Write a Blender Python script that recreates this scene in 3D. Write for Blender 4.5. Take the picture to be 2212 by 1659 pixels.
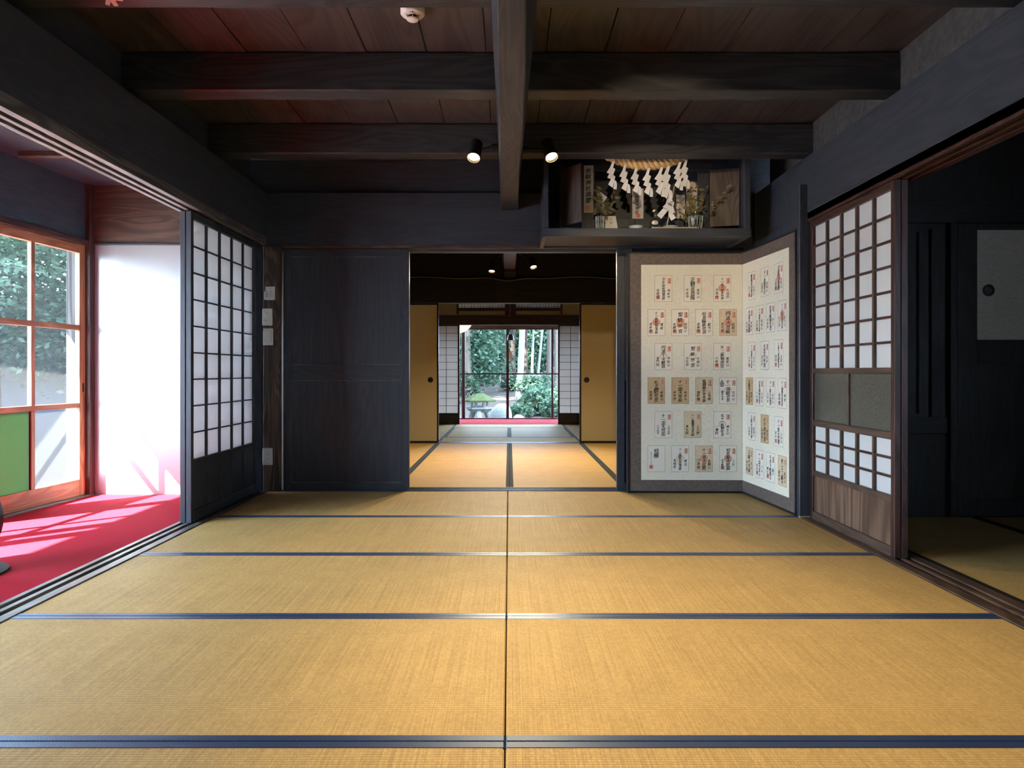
import bpy, bmesh, math, random
import numpy as np
from mathutils import Vector, Matrix, Quaternion

random.seed(7)
rng = np.random.default_rng(7)
for o in list(bpy.data.objects):
    bpy.data.objects.remove(o)
S = bpy.context.scene
C = S.collection
PI = math.pi

# ------------------------------------------------------------------ camera, sky, sun, exposure
H = 0.875                       # eye height
cam_d = bpy.data.cameras.new('camera')
cam = bpy.data.objects.new('camera', cam_d)
C.objects.link(cam)
cam.location = (0, 0, H)
cam.rotation_euler = (PI / 2, 0, 0)
cam_d.sensor_width = 36
cam_d.lens = 25.36
cam_d.shift_x = 0.0027
cam_d.shift_y = -0.0120
cam_d.clip_start = 0.02
cam_d.clip_end = 300
S.camera = cam

S.view_settings.view_transform = 'Standard'
S.view_settings.look = 'None'
S.view_settings.gamma = 1
S.view_settings.use_curve_mapping = False
S.view_settings.exposure = 0.86
S.cycles.use_denoising = True
S.cycles.max_bounces = 10
S.cycles.diffuse_bounces = 6
S.cycles.transparent_max_bounces = 16
S.cycles.sample_clamp_indirect = 12

SKY = 24.0
SUN = 110.0
w = bpy.data.worlds.new('sky')
S.world = w
w.use_nodes = True
bg = w.node_tree.nodes['Background']
bg.inputs[0].default_value = (0.63, 0.79, 1.0, 1)
bg.inputs[1].default_value = SKY

sd = bpy.data.lights.new('sun', 'SUN')
sun = bpy.data.objects.new('sun', sd)
C.objects.link(sun)
sd.energy = SUN
sd.color = (1.0, 0.93, 0.80)
sd.angle = math.radians(0.6)
el = math.radians(41)
sdir = Vector((math.cos(el) * 0.72, math.cos(el) * 0.694, -math.sin(el)))
sun.rotation_euler = sdir.to_track_quat('-Z', 'Y').to_euler()
sun.location = (-8, -6, 9)


def portal(name, loc, rot, sx, sy):
    d = bpy.data.lights.new(name, 'AREA')
    d.shape = 'RECTANGLE'
    d.size, d.size_y = sx, sy
    d.cycles.is_portal = True
    o = bpy.data.objects.new(name, d)
    C.objects.link(o)
    o.location = loc
    o.rotation_euler = rot
    return o


portal('sky_portal', (-3.32, 3.1, 0.95), (0, -PI / 2, 0), 1.9, 4.3)
portal('sky_portal.002', (4.2, -1.42, 0.9), (0, PI / 2, 0), 1.8, 1.14)
portal('sky_portal.001', (0, 13.5, 0.9), (-PI / 2, 0, 0), 2.2, 1.8)

# ------------------------------------------------------------------ materials
def new_mat(name):
    m = bpy.data.materials.new(name)
    m.use_nodes = True
    nt = m.node_tree
    return m, nt, nt.nodes['Principled BSDF'], nt.nodes['Material Output']


def nd(nt, t, **kw):
    n = nt.nodes.new(t)
    for k, v in kw.items():
        setattr(n, k, v)
    return n


def mathn(nt, op, a, b=None):
    n = nd(nt, 'ShaderNodeMath', operation=op)
    for i, v in enumerate((a, b)):
        if v is None:
            continue
        if isinstance(v, (int, float)):
            n.inputs[i].default_value = v
        else:
            nt.links.new(v, n.inputs[i])
    return n.outputs[0]


def mapping(nt, scale, rot=(0, 0, 0), coord='Object'):
    tc = nd(nt, 'ShaderNodeTexCoord')
    mp = nd(nt, 'ShaderNodeMapping')
    mp.inputs['Scale'].default_value = scale
    mp.inputs['Rotation'].default_value = rot
    nt.links.new(tc.outputs[coord], mp.inputs[0])
    return mp.outputs[0]


def ramp(nt, fac, stops):
    r = nd(nt, 'ShaderNodeValToRGB')
    e = r.color_ramp.elements
    while len(e) < len(stops):
        e.new(0.5)
    for i, (p, c) in enumerate(stops):
        e[i].position = p
        e[i].color = (*c, 1)
    nt.links.new(fac, r.inputs[0])
    return r.outputs[0]


def bump(nt, p, height, strength, dist=0.002):
    b = nd(nt, 'ShaderNodeBump')
    b.inputs['Strength'].default_value = strength
    b.inputs['Distance'].default_value = dist
    nt.links.new(height, b.inputs['Height'])
    nt.links.new(b.outputs[0], p.inputs['Normal'])


def plain(name, col, rough=0.5, metal=0.0, spec=0.5, noise=0.0, nscale=40):
    m, nt, p, _ = new_mat(name)
    p.inputs['Base Color'].default_value = (*col, 1)
    p.inputs['Roughness'].default_value = rough
    p.inputs['Metallic'].default_value = metal
    p.inputs['Specular IOR Level'].default_value = spec
    if noise:
        v = mapping(nt, (nscale,) * 3)
        n = nd(nt, 'ShaderNodeTexNoise')
        n.inputs['Detail'].default_value = 4
        nt.links.new(v, n.inputs['Vector'])
        c = ramp(nt, n.outputs['Fac'], [(0.3, tuple(x * (1 - noise) for x in col)), (0.7, tuple(min(1, x * (1 + noise)) for x in col))])
        nt.links.new(c, p.inputs['Base Color'])
        bump(nt, p, n.outputs['Fac'], 0.15)
    return m


def wood(name, dark, light, axis='Z', rough=0.5, ring=6.0, fine=70, spec=0.4, bs=0.25, contrast=(0.35, 0.75)):
    """long-grained timber: stretched noise streaks over a wavy figure"""
    m, nt, p, _ = new_mat(name)
    st = {'X': (0.12, 1, 1), 'Y': (1, 0.12, 1), 'Z': (1, 1, 0.12)}[axis]
    v1 = mapping(nt, tuple(ring * s for s in st))
    n1 = nd(nt, 'ShaderNodeTexNoise')
    n1.inputs['Scale'].default_value = 1.0
    n1.inputs['Detail'].default_value = 2
    n1.inputs['Distortion'].default_value = 0.6
    nt.links.new(v1, n1.inputs['Vector'])
    rings = mathn(nt, 'SINE', mathn(nt, 'MULTIPLY', n1.outputs['Fac'], 75.0))
    rings = mathn(nt, 'MULTIPLY_ADD', rings, 0.5)
    rings.node.inputs[2].default_value = 0.5
    st2 = {'X': (0.03, 1, 1), 'Y': (1, 0.03, 1), 'Z': (1, 1, 0.03)}[axis]
    v2 = mapping(nt, tuple(fine * s for s in st2))
    n2 = nd(nt, 'ShaderNodeTexNoise')
    n2.inputs['Scale'].default_value = 1.0
    n2.inputs['Detail'].default_value = 5
    nt.links.new(v2, n2.inputs['Vector'])
    mix = mathn(nt, 'ADD', mathn(nt, 'MULTIPLY', rings, 0.4), mathn(nt, 'MULTIPLY', n2.outputs['Fac'], 0.6))
    c = ramp(nt, mix, [(contrast[0], dark), (contrast[1], light)])
    nt.links.new(c, p.inputs['Base Color'])
    p.inputs['Roughness'].default_value = rough
    p.inputs['Specular IOR Level'].default_value = spec
    bump(nt, p, mix, bs, 0.0015)
    return m


M = {}
for ax in 'XYZ':
    M['dark' + ax] = wood('smoked_dark_timber_' + ax.lower(), (0.034, 0.040, 0.054), (0.047, 0.053, 0.068), ax, 0.42)
    M['beam' + ax] = wood('sooty_beam_timber_' + ax.lower(), (0.023, 0.025, 0.030), (0.045, 0.046, 0.050), ax, 0.52)
    M['brown' + ax] = wood('brown_timber_' + ax.lower(), (0.055, 0.034, 0.026), (0.105, 0.063, 0.046), ax, 0.5)
    M['red' + ax] = wood('reddish_timber_' + ax.lower(), (0.035, 0.014, 0.012), (0.075, 0.030, 0.024), ax, 0.4)
    M['orange' + ax] = wood('orange_cedar_' + ax.lower(), (0.22, 0.082, 0.036), (0.34, 0.145, 0.068), ax, 0.45, fine=40)
    M['grey' + ax] = wood('weathered_sill_' + ax.lower(), (0.06, 0.055, 0.055), (0.16, 0.145, 0.14), ax, 0.38, spec=0.6)
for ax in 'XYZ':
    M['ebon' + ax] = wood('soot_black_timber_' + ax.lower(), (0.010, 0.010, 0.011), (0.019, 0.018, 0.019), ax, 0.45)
M['plank'] = wood('ceiling_plank_timber', (0.032, 0.025, 0.025), (0.068, 0.053, 0.053), 'Y', 0.5, ring=4, contrast=(0.2, 0.8))
M['post'] = wood('grained_brown_post', (0.050, 0.036, 0.031), (0.21, 0.125, 0.09), 'Z', 0.5, ring=7, contrast=(0.45, 0.9))
M['pane_board'] = wood('worn_wainscot', (0.070, 0.038, 0.026), (0.19, 0.115, 0.08), 'Z', 0.55, ring=3.2, fine=100, contrast=(0.28, 0.74))
M['grey_post'] = wood('silvered_outdoor_post', (0.035, 0.034, 0.034), (0.085, 0.083, 0.082), 'Z', 0.9, spec=0.0)
M['black'] = plain('black_lacquer', (0.012, 0.012, 0.014), 0.3)
M['matte_black'] = plain('matt_black', (0.012, 0.012, 0.012), 0.75, spec=0.25)
M['white_plastic'] = plain('white_plastic', (0.72, 0.72, 0.70), 0.35)
M['grey_plastic'] = plain('grey_plastic', (0.22, 0.22, 0.22), 0.4)
M['screw'] = plain('dark_screw', (0.02, 0.02, 0.02), 0.5)
M['panel_white'] = plain('white_satin_board', (0.27, 0.28, 0.30), 0.26, spec=1.0)
M['plaster_dark'] = plain('soot_grey_plaster', (0.055, 0.055, 0.058), 0.8, noise=0.35, nscale=6)
M['plaster_tan'] = plain('tan_clay_plaster', (0.36, 0.27, 0.15), 0.9, noise=0.08)
M['fusuma'] = plain('ochre_fusuma_paper', (0.52, 0.455, 0.30), 0.65, noise=0.06, nscale=90)
M['ink'] = plain('brush_ink', (0.014, 0.013, 0.013), 0.6)
M['seal'] = plain('vermilion_seal_ink', (0.62, 0.16, 0.11), 0.7)
M['seal_pale'] = plain('pale_seal_ink', (0.66, 0.34, 0.26), 0.7)
M['card_white'] = plain('white_card_paper', (0.76, 0.72, 0.645), 0.8, noise=0.04)
M['card_tan'] = plain('tan_card_paper', (0.56, 0.40, 0.225), 0.8, noise=0.10, nscale=14)
M['card_buff'] = plain('buff_card_paper', (0.64, 0.52, 0.36), 0.8, noise=0.08, nscale=14)
M['card_line'] = plain('thin_card_outline', (0.17, 0.115, 0.06), 0.7)
M['straw'] = plain('rice_straw', (0.62, 0.43, 0.22), 0.7, noise=0.18, nscale=150)
M['porcelain'] = plain('white_porcelain', (0.72, 0.76, 0.75), 0.2)
M['gold'] = plain('gold_cap', (0.55, 0.40, 0.18), 0.35, 0.8)
M['shrine_wood'] = wood('shrine_door_wood', (0.060, 0.046, 0.042), (0.105, 0.082, 0.075), 'Z', 0.55, fine=50)
M['pale_wood'] = wood('pale_cypress', (0.50, 0.37, 0.22), (0.66, 0.52, 0.34), 'X', 0.6)
M['ofuda'] = plain('white_ofuda_paper', (0.62, 0.57, 0.54), 0.8, noise=0.05)
M['dry_leaf'] = plain('dried_leaf', (0.15, 0.13, 0.055), 0.7, noise=0.4, nscale=60)
M['dry_stem'] = plain('dried_stem', (0.09, 0.07, 0.05), 0.8)
M['stone'] = plain('pale_garden_stone', (0.12, 0.126, 0.126), 0.9, spec=0.0, noise=0.25, nscale=12)
M['moss'] = plain('green_moss', (0.030, 0.037, 0.019), 0.95, spec=0.0, noise=0.6, nscale=9)
M['bark'] = plain('grey_brown_bark', (0.060, 0.050, 0.044), 0.95, spec=0.0, noise=0.4, nscale=14)
M['bark_pale'] = plain('pale_lichen_bark', (0.11, 0.12, 0.11), 0.95, spec=0.0, noise=0.25, nscale=9)
M['bark_dark'] = plain('dark_bark', (0.024, 0.020, 0.018), 0.95, spec=0.0, noise=0.4, nscale=14)
M['iron'] = plain('black_cast_iron', (0.015, 0.016, 0.017), 0.5, 0.4)
M['fan_rim'] = plain('pale_fan_rim', (0.62, 0.55, 0.56), 0.4)
M['brass'] = plain('brass_strip', (0.62, 0.52, 0.32), 0.4, 0.3)
M['handle_grey'] = plain('dull_metal_pull', (0.10, 0.10, 0.105), 0.4, 0.6)


def paper_mat(name, col, trans, fibre=0.05):
    m, nt, p, out = new_mat(name)
    nt.nodes.remove(p)
    v = mapping(nt, (60, 60, 60))
    n = nd(nt, 'ShaderNodeTexNoise')
    n.inputs['Detail'].default_value = 6
    nt.links.new(v, n.inputs['Vector'])
    c = ramp(nt, n.outputs['Fac'], [(0.3, tuple(x * (1 - fibre) for x in col)), (0.7, tuple(min(1, x * (1 + fibre)) for x in col))])
    d = nd(nt, 'ShaderNodeBsdfDiffuse')
    t = nd(nt, 'ShaderNodeBsdfTranslucent')
    x = nd(nt, 'ShaderNodeMixShader')
    x.inputs[0].default_value = trans
    nt.links.new(c, d.inputs[0])
    nt.links.new(c, t.inputs[0])
    nt.links.new(d.outputs[0], x.inputs[1])
    nt.links.new(t.outputs[0], x.inputs[2])
    nt.links.new(x.outputs[0], out.inputs[0])
    return m


M['shoji'] = paper_mat('shoji_paper', (0.88, 0.89, 0.90), 0.55)
M['shoji_far'] = paper_mat('dimmed_shoji_paper', (0.60, 0.56, 0.53), 0.5)  # darker, warmer copy of the shoji paper; dimmer light put into colour
M['paper'] = paper_mat('white_folded_paper', (0.88, 0.89, 0.92), 0.2, 0.02)


def leaf_mat(name, c1, c2):
    m, nt, p, out = new_mat(name)
    nt.nodes.remove(p)
    v = mapping(nt, (3, 3, 3))
    n = nd(nt, 'ShaderNodeTexNoise')
    n.inputs['Scale'].default_value = 2.0
    n.inputs['Detail'].default_value = 5
    nt.links.new(v, n.inputs['Vector'])
    c = ramp(nt, n.outputs['Fac'], [(0.35, c1), (0.65, c2)])
    d = nd(nt, 'ShaderNodeBsdfDiffuse')
    t = nd(nt, 'ShaderNodeBsdfTranslucent')
    g = nd(nt, 'ShaderNodeBsdfGlossy')
    g.inputs['Roughness'].default_value = 0.45
    x = nd(nt, 'ShaderNodeMixShader')
    x.inputs[0].default_value = 0.35
    y = nd(nt, 'ShaderNodeMixShader')
    y.inputs[0].default_value = 0.012
    for q in (d, t):
        nt.links.new(c, q.inputs[0])
    nt.links.new(d.outputs[0], x.inputs[1])
    nt.links.new(t.outputs[0], x.inputs[2])
    nt.links.new(x.outputs[0], y.inputs[1])
    nt.links.new(g.outputs[0], y.inputs[2])
    nt.links.new(y.outputs[0], out.inputs[0])
    return m


M['leaf'] = leaf_mat('broad_green_leaf', (0.0062, 0.0161, 0.0087), (0.0211, 0.0434, 0.0260))
M['leaf_dark'] = leaf_mat('dark_evergreen_leaf', (0.0043, 0.0099, 0.0068), (0.0149, 0.0273, 0.0174))
M['leaf_pale'] = leaf_mat('pale_green_leaf', (0.0161, 0.0384, 0.0236), (0.0465, 0.0837, 0.0570))


def glass_mat(name, tint=(0.93, 0.97, 0.97), haze=0.0):
    """thin sheet glass: clear body with a mirror film, and a film of dust when haze > 0"""
    m, nt, p, out = new_mat(name)
    nt.nodes.remove(p)
    t = nd(nt, 'ShaderNodeBsdfTransparent')
    t.inputs[0].default_value = (*tint, 1)
    g = nd(nt, 'ShaderNodeBsdfGlossy')
    g.inputs['Roughness'].default_value = 0.02
    lw = nd(nt, 'ShaderNodeLayerWeight')          # Schlick reflectance, the same from both faces
    lw.inputs[0].default_value = 0.5
    fr = mathn(nt, 'MULTIPLY_ADD', mathn(nt, 'POWER', lw.outputs['Facing'], 5.0), 0.93)
    fr.node.inputs[2].default_value = 0.035
    x = nd(nt, 'ShaderNodeMixShader')
    nt.links.new(fr, x.inputs[0])
    nt.links.new(t.outputs[0], x.inputs[1])
    nt.links.new(g.outputs[0], x.inputs[2])
    last = x
    if haze:
        v = mapping(nt, (150, 150, 150))
        n = nd(nt, 'ShaderNodeTexNoise')
        n.inputs['Detail'].default_value = 3
        nt.links.new(v, n.inputs['Vector'])
        f = mathn(nt, 'MULTIPLY', n.outputs['Fac'], haze * 2)
        d = nd(nt, 'ShaderNodeBsdfTranslucent')
        d.inputs[0].default_value = (0.8, 0.85, 0.9, 1)
        y = nd(nt, 'ShaderNodeMixShader')
        nt.links.new(f, y.inputs[0])
        nt.links.new(x.outputs[0], y.inputs[1])
        nt.links.new(d.outputs[0], y.inputs[2])
        last = y
    nt.links.new(last.outputs[0], out.inputs[0])
    return m


M['glass'] = glass_mat('window_glass')
M['dusty_glass'] = glass_mat('dusty_window_glass', haze=0.006)
M['vase_glass'] = glass_mat('clear_vase_glass', (0.80, 0.86, 0.86))
M['smoked_glass'] = plain('speckled_frosted_glass', (0.075, 0.075, 0.062), 0.22, noise=0.35, nscale=35)
gm, gnt, gp, gout = new_mat('green_acrylic_sheet')
gnt.nodes.remove(gp)
gd = nd(gnt, 'ShaderNodeBsdfDiffuse'); gd.inputs[0].default_value = (0.10, 0.24, 0.12, 1)
gt = nd(gnt, 'ShaderNodeBsdfTranslucent'); gt.inputs[0].default_value = (0.11, 0.22, 0.12, 1)
gx = nd(gnt, 'ShaderNodeMixShader'); gx.inputs[0].default_value = 0.3
gnt.links.new(gd.outputs[0], gx.inputs[1]); gnt.links.new(gt.outputs[0], gx.inputs[2]); gnt.links.new(gx.outputs[0], gout.inputs[0])
M['green_sheet'] = gm


def emit(name, col, strength):
    m, nt, p, out = new_mat(name)
    nt.nodes.remove(p)
    e = nd(nt, 'ShaderNodeEmission')
    e.inputs[0].default_value = (*col, 1)
    e.inputs[1].default_value = strength
    nt.links.new(e.outputs[0], out.inputs[0])
    return m


M['lamp'] = emit('warm_lamp_lens', (1.0, 0.80, 0.45), 14)
M['globe'] = emit('lit_paper_globe', (1.0, 0.86, 0.62), 0.95)


def tatami_mat(name, swap):
    """igusa weave: ribs across one axis, offset reed cells along the other"""
    m, nt, p, _ = new_mat(name)
    tc = nd(nt, 'ShaderNodeTexCoord')
    sp = nd(nt, 'ShaderNodeSeparateXYZ')
    nt.links.new(tc.outputs['Object'], sp.inputs[0])
    a, b = (sp.outputs[0], sp.outputs[1]) if not swap else (sp.outputs[1], sp.outputs[0])
    cb = nd(nt, 'ShaderNodeCombineXYZ')
    nt.links.new(a, cb.inputs[0])
    nt.links.new(b, cb.inputs[1])
    br = nd(nt, 'ShaderNodeTexBrick')
    br.offset = 0.5
    br.inputs['Scale'].default_value = 1.0
    br.inputs['Brick Width'].default_value = 0.0075
    br.inputs['Row Height'].default_value = 0.0105
    br.inputs['Mortar Size'].default_value = 0.0005
    br.inputs['Mortar Smooth'].default_value = 1.0
    br.inputs['Bias'].default_value = 0.0
    br.inputs['Color1'].default_value = (0.57, 0.385, 0.155, 1)
    br.inputs['Color2'].default_value = (0.48, 0.318, 0.122, 1)
    br.inputs['Mortar'].default_value = (0.36, 0.225, 0.080, 1)
    nt.links.new(cb.outputs[0], br.inputs['Vector'])
    # ribs over the warp cords
    rib = mathn(nt, 'ABSOLUTE', mathn(nt, 'SINE', mathn(nt, 'MULTIPLY', b, PI / 0.0105)))
    ribc = ramp(nt, rib, [(0.0, (0.60, 0.54, 0.44)), (0.45, (1.0, 1.0, 1.0))])
    rm = nd(nt, 'ShaderNodeMix', data_type='RGBA', blend_type='MULTIPLY')
    rm.inputs[0].default_value = 0.9
    nt.links.new(br.outputs['Color'], rm.inputs[6])
    nt.links.new(ribc, rm.inputs[7])
    # reed streaks running the length of the reeds
    mp = nd(nt, 'ShaderNodeMapping')
    mp.inputs['Scale'].default_value = (260, 1.6, 1)
    nt.links.new(cb.outputs[0], mp.inputs[0])
    n = nd(nt, 'ShaderNodeTexNoise')
    n.inputs['Detail'].default_value = 3
    n.inputs['Scale'].default_value = 1.0
    nt.links.new(mp.outputs[0], n.inputs['Vector'])
    mx = nd(nt, 'ShaderNodeMix', data_type='RGBA', blend_type='MULTIPLY')
    mx.inputs[0].default_value = 0.75
    nt.links.new(rm.outputs[2], mx.inputs[6])
    c = ramp(nt, n.outputs['Fac'], [(0.3, (0.70, 0.66, 0.60)), (0.62, (1.05, 1.04, 1.0))])
    nt.links.new(c, mx.inputs[7])
    # broad wear
    mp2 = nd(nt, 'ShaderNodeMapping')
    mp2.inputs['Scale'].default_value = (1.3, 1.3, 1)
    nt.links.new(tc.outputs['Object'], mp2.inputs[0])
    n2 = nd(nt, 'ShaderNodeTexNoise')
    n2.inputs['Detail'].default_value = 4
    nt.links.new(mp2.outputs[0], n2.inputs['Vector'])
    mx2 = nd(nt, 'ShaderNodeMix', data_type='RGBA', blend_type='MULTIPLY')
    mx2.inputs[0].default_value = 0.5
    nt.links.new(mx.outputs[2], mx2.inputs[6])
    c2 = ramp(nt, n2.outputs['Fac'], [(0.3, (0.84, 0.82, 0.80)), (0.7, (1.05, 1.03, 1.0))])
    nt.links.new(c2, mx2.inputs[7])
    nt.links.new(mx2.outputs[2], p.inputs['Base Color'])
    p.inputs['Roughness'].default_value = 0.60
    p.inputs['Specular IOR Level'].default_value = 0.22
    bump(nt, p, mathn(nt, 'ADD', rib, mathn(nt, 'MULTIPLY', n.outputs['Fac'], 0.5)), 0.6, 0.0011)
    return m


M['tatamiX'] = tatami_mat('woven_igusa_crosswise', False)
M['tatamiY'] = tatami_mat('woven_igusa_lengthwise', True)


def heri_mat(name, c1, c2, sheen):
    m, nt, p, _ = new_mat(name)
    v = mapping(nt, (1, 1, 1))
    wv = nd(nt, 'ShaderNodeTexWave', wave_type='RINGS', rings_direction='SPHERICAL')
    vm = nd(nt, 'ShaderNodeVectorMath', operation='MODULO')
    vm.inputs[1].default_value = (0.036, 0.027, 10)
    vs = nd(nt, 'ShaderNodeVectorMath', operation='ADD')
    vs.inputs[1].default_value = (50 * 0.036, 400 * 0.027, 0)
    nt.links.new(v, vs.inputs[0])
    nt.links.new(vs.outputs[0], vm.inputs[0])
    nt.links.new(vm.outputs[0], wv.inputs['Vector'])
    wv.inputs['Scale'].default_value = 55
    c = ramp(nt, wv.outputs['Fac'], [(0.45, c1), (0.75, c2)])
    nt.links.new(c, p.inputs['Base Color'])
    p.inputs['Roughness'].default_value = 0.36
    p.inputs['Specular IOR Level'].default_value = 1.0
    p.inputs['Specular Tint'].default_value = (0.35, 0.58, 1.0, 1)
    p.inputs['Sheen Weight'].default_value = sheen
    p.inputs['Sheen Roughness'].default_value = 0.35
    p.inputs['Sheen Tint'].default_value = (0.45, 0.62, 1.0, 1)
    bump(nt, p, wv.outputs['Fac'], 0.15, 0.0005)
    return m


M['heri'] = heri_mat('navy_wave_pattern_border', (0.009, 0.017, 0.048), (0.035, 0.052, 0.118), 0.05)
M['heri_green'] = plain('grey_green_border', (0.030, 0.034, 0.030), 0.8, spec=0.1)

m, nt, p, _ = new_mat('red_felt_carpet')
v = mapping(nt, (420, 420, 420))
n = nd(nt, 'ShaderNodeTexNoise')
n.inputs['Detail'].default_value = 3
nt.links.new(v, n.inputs['Vector'])
c = ramp(nt, n.outputs['Fac'], [(0.3, (0.29, 0.010, 0.022)), (0.7, (0.48, 0.019, 0.038))])
nt.links.new(c, p.inputs['Base Color'])
p.inputs['Roughness'].default_value = 0.95
p.inputs['Specular IOR Level'].default_value = 0.05
bump(nt, p, n.outputs['Fac'], 0.6, 0.003)
M['carpet'] = m

m, nt, p, _ = new_mat('fallen_leaf_ground')
v = mapping(nt, (9, 9, 9))
n = nd(nt, 'ShaderNodeTexNoise')
n.inputs['Detail'].default_value = 10
n.inputs['Roughness'].default_value = 0.75
nt.links.new(v, n.inputs['Vector'])
c = ramp(nt, n.outputs['Fac'], [(0.38, (0.016, 0.013, 0.012)), (0.53, (0.060, 0.052, 0.050)), (0.66, (0.22, 0.20, 0.195))])
nt.links.new(c, p.inputs['Base Color'])
p.inputs['Roughness'].default_value = 0.95
p.inputs['Specular IOR Level'].default_value = 0.0
bump(nt, p, n.outputs['Fac'], 0.8, 0.05)
M['litter'] = m
M['yard_earth'] = plain('dark_speckled_yard_earth', (0.016, 0.019, 0.025), 0.95, spec=0.0, noise=0.9, nscale=30)
M['gravel'] = plain('pale_gravel', (0.26, 0.265, 0.27), 0.95, spec=0.0, noise=0.7, nscale=45)

# brocade: grey-brown silk with pale woven motifs
m, nt, p, _ = new_mat('grey_brown_brocade')
v = mapping(nt, (24, 24, 30))
vo = nd(nt, 'ShaderNodeTexVoronoi', feature='F1')
vo.inputs['Randomness'].default_value = 0.25
nt.links.new(v, vo.inputs['Vector'])
rr = mathn(nt, 'SINE', mathn(nt, 'MULTIPLY', vo.outputs['Distance'], 26.0))
nz = nd(nt, 'ShaderNodeTexNoise')
nz.inputs['Scale'].default_value = 1.7
nt.links.new(v, nz.inputs['Vector'])
rr = mathn(nt, 'MULTIPLY', rr, mathn(nt, 'GREATER_THAN', nz.outputs['Fac'], 0.5))
c = ramp(nt, rr, [(0.55, (0.115, 0.088, 0.078)), (0.9, (0.21, 0.175, 0.155))])
nt.links.new(c, p.inputs['Base Color'])
p.inputs['Roughness'].default_value = 0.6
M['brocade'] = m

# mounting paper: cream with scattered dark fibres
m, nt, p, _ = new_mat('cream_flecked_paper')
v = mapping(nt, (46, 46, 46), rot=(0.4, 0.3, 0.5))
vo = nd(nt, 'ShaderNodeTexVoronoi', feature='F1')
nt.links.new(v, vo.inputs['Vector'])
wn = nd(nt, 'ShaderNodeTexWhiteNoise')
nt.links.new(vo.outputs['Position'], wn.inputs['Vector'])
spot = mathn(nt, 'LESS_THAN', vo.outputs['Distance'], mathn(nt, 'MULTIPLY', mathn(nt, 'POWER', wn.outputs['Value'], 2.0), 0.17))
nz = nd(nt, 'ShaderNodeTexNoise')
nz.inputs['Scale'].default_value = 90
nt.links.new(mapping(nt, (1, 1, 1)), nz.inputs['Vector'])
base = ramp(nt, nz.outputs['Fac'], [(0.3, (0.70, 0.66, 0.55)), (0.7, (0.79, 0.75, 0.64))])
mx = nd(nt, 'ShaderNodeMix', data_type='RGBA')
nt.links.new(spot, mx.inputs[0])
nt.links.new(base, mx.inputs[6])
mx.inputs[7].default_value = (0.20, 0.15, 0.09, 1)
nt.links.new(mx.outputs[2], p.inputs['Base Color'])
p.inputs['Roughness'].default_value = 0.8
M['mount'] = m

# streaked grey fusuma paper of the side room
m, nt, p, _ = new_mat('streaked_grey_paper')
v = mapping(nt, (6, 6, 110))
nz = nd(nt, 'ShaderNodeTexNoise')
nz.inputs['Detail'].default_value = 4
nt.links.new(v, nz.inputs['Vector'])
c = ramp(nt, nz.outputs['Fac'], [(0.45, (0.50, 0.52, 0.48)), (0.70, (0.76, 0.77, 0.73))])
nt.links.new(c, p.inputs['Base Color'])
p.inputs['Roughness'].default_value = 0.7
M['streak'] = m

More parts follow.
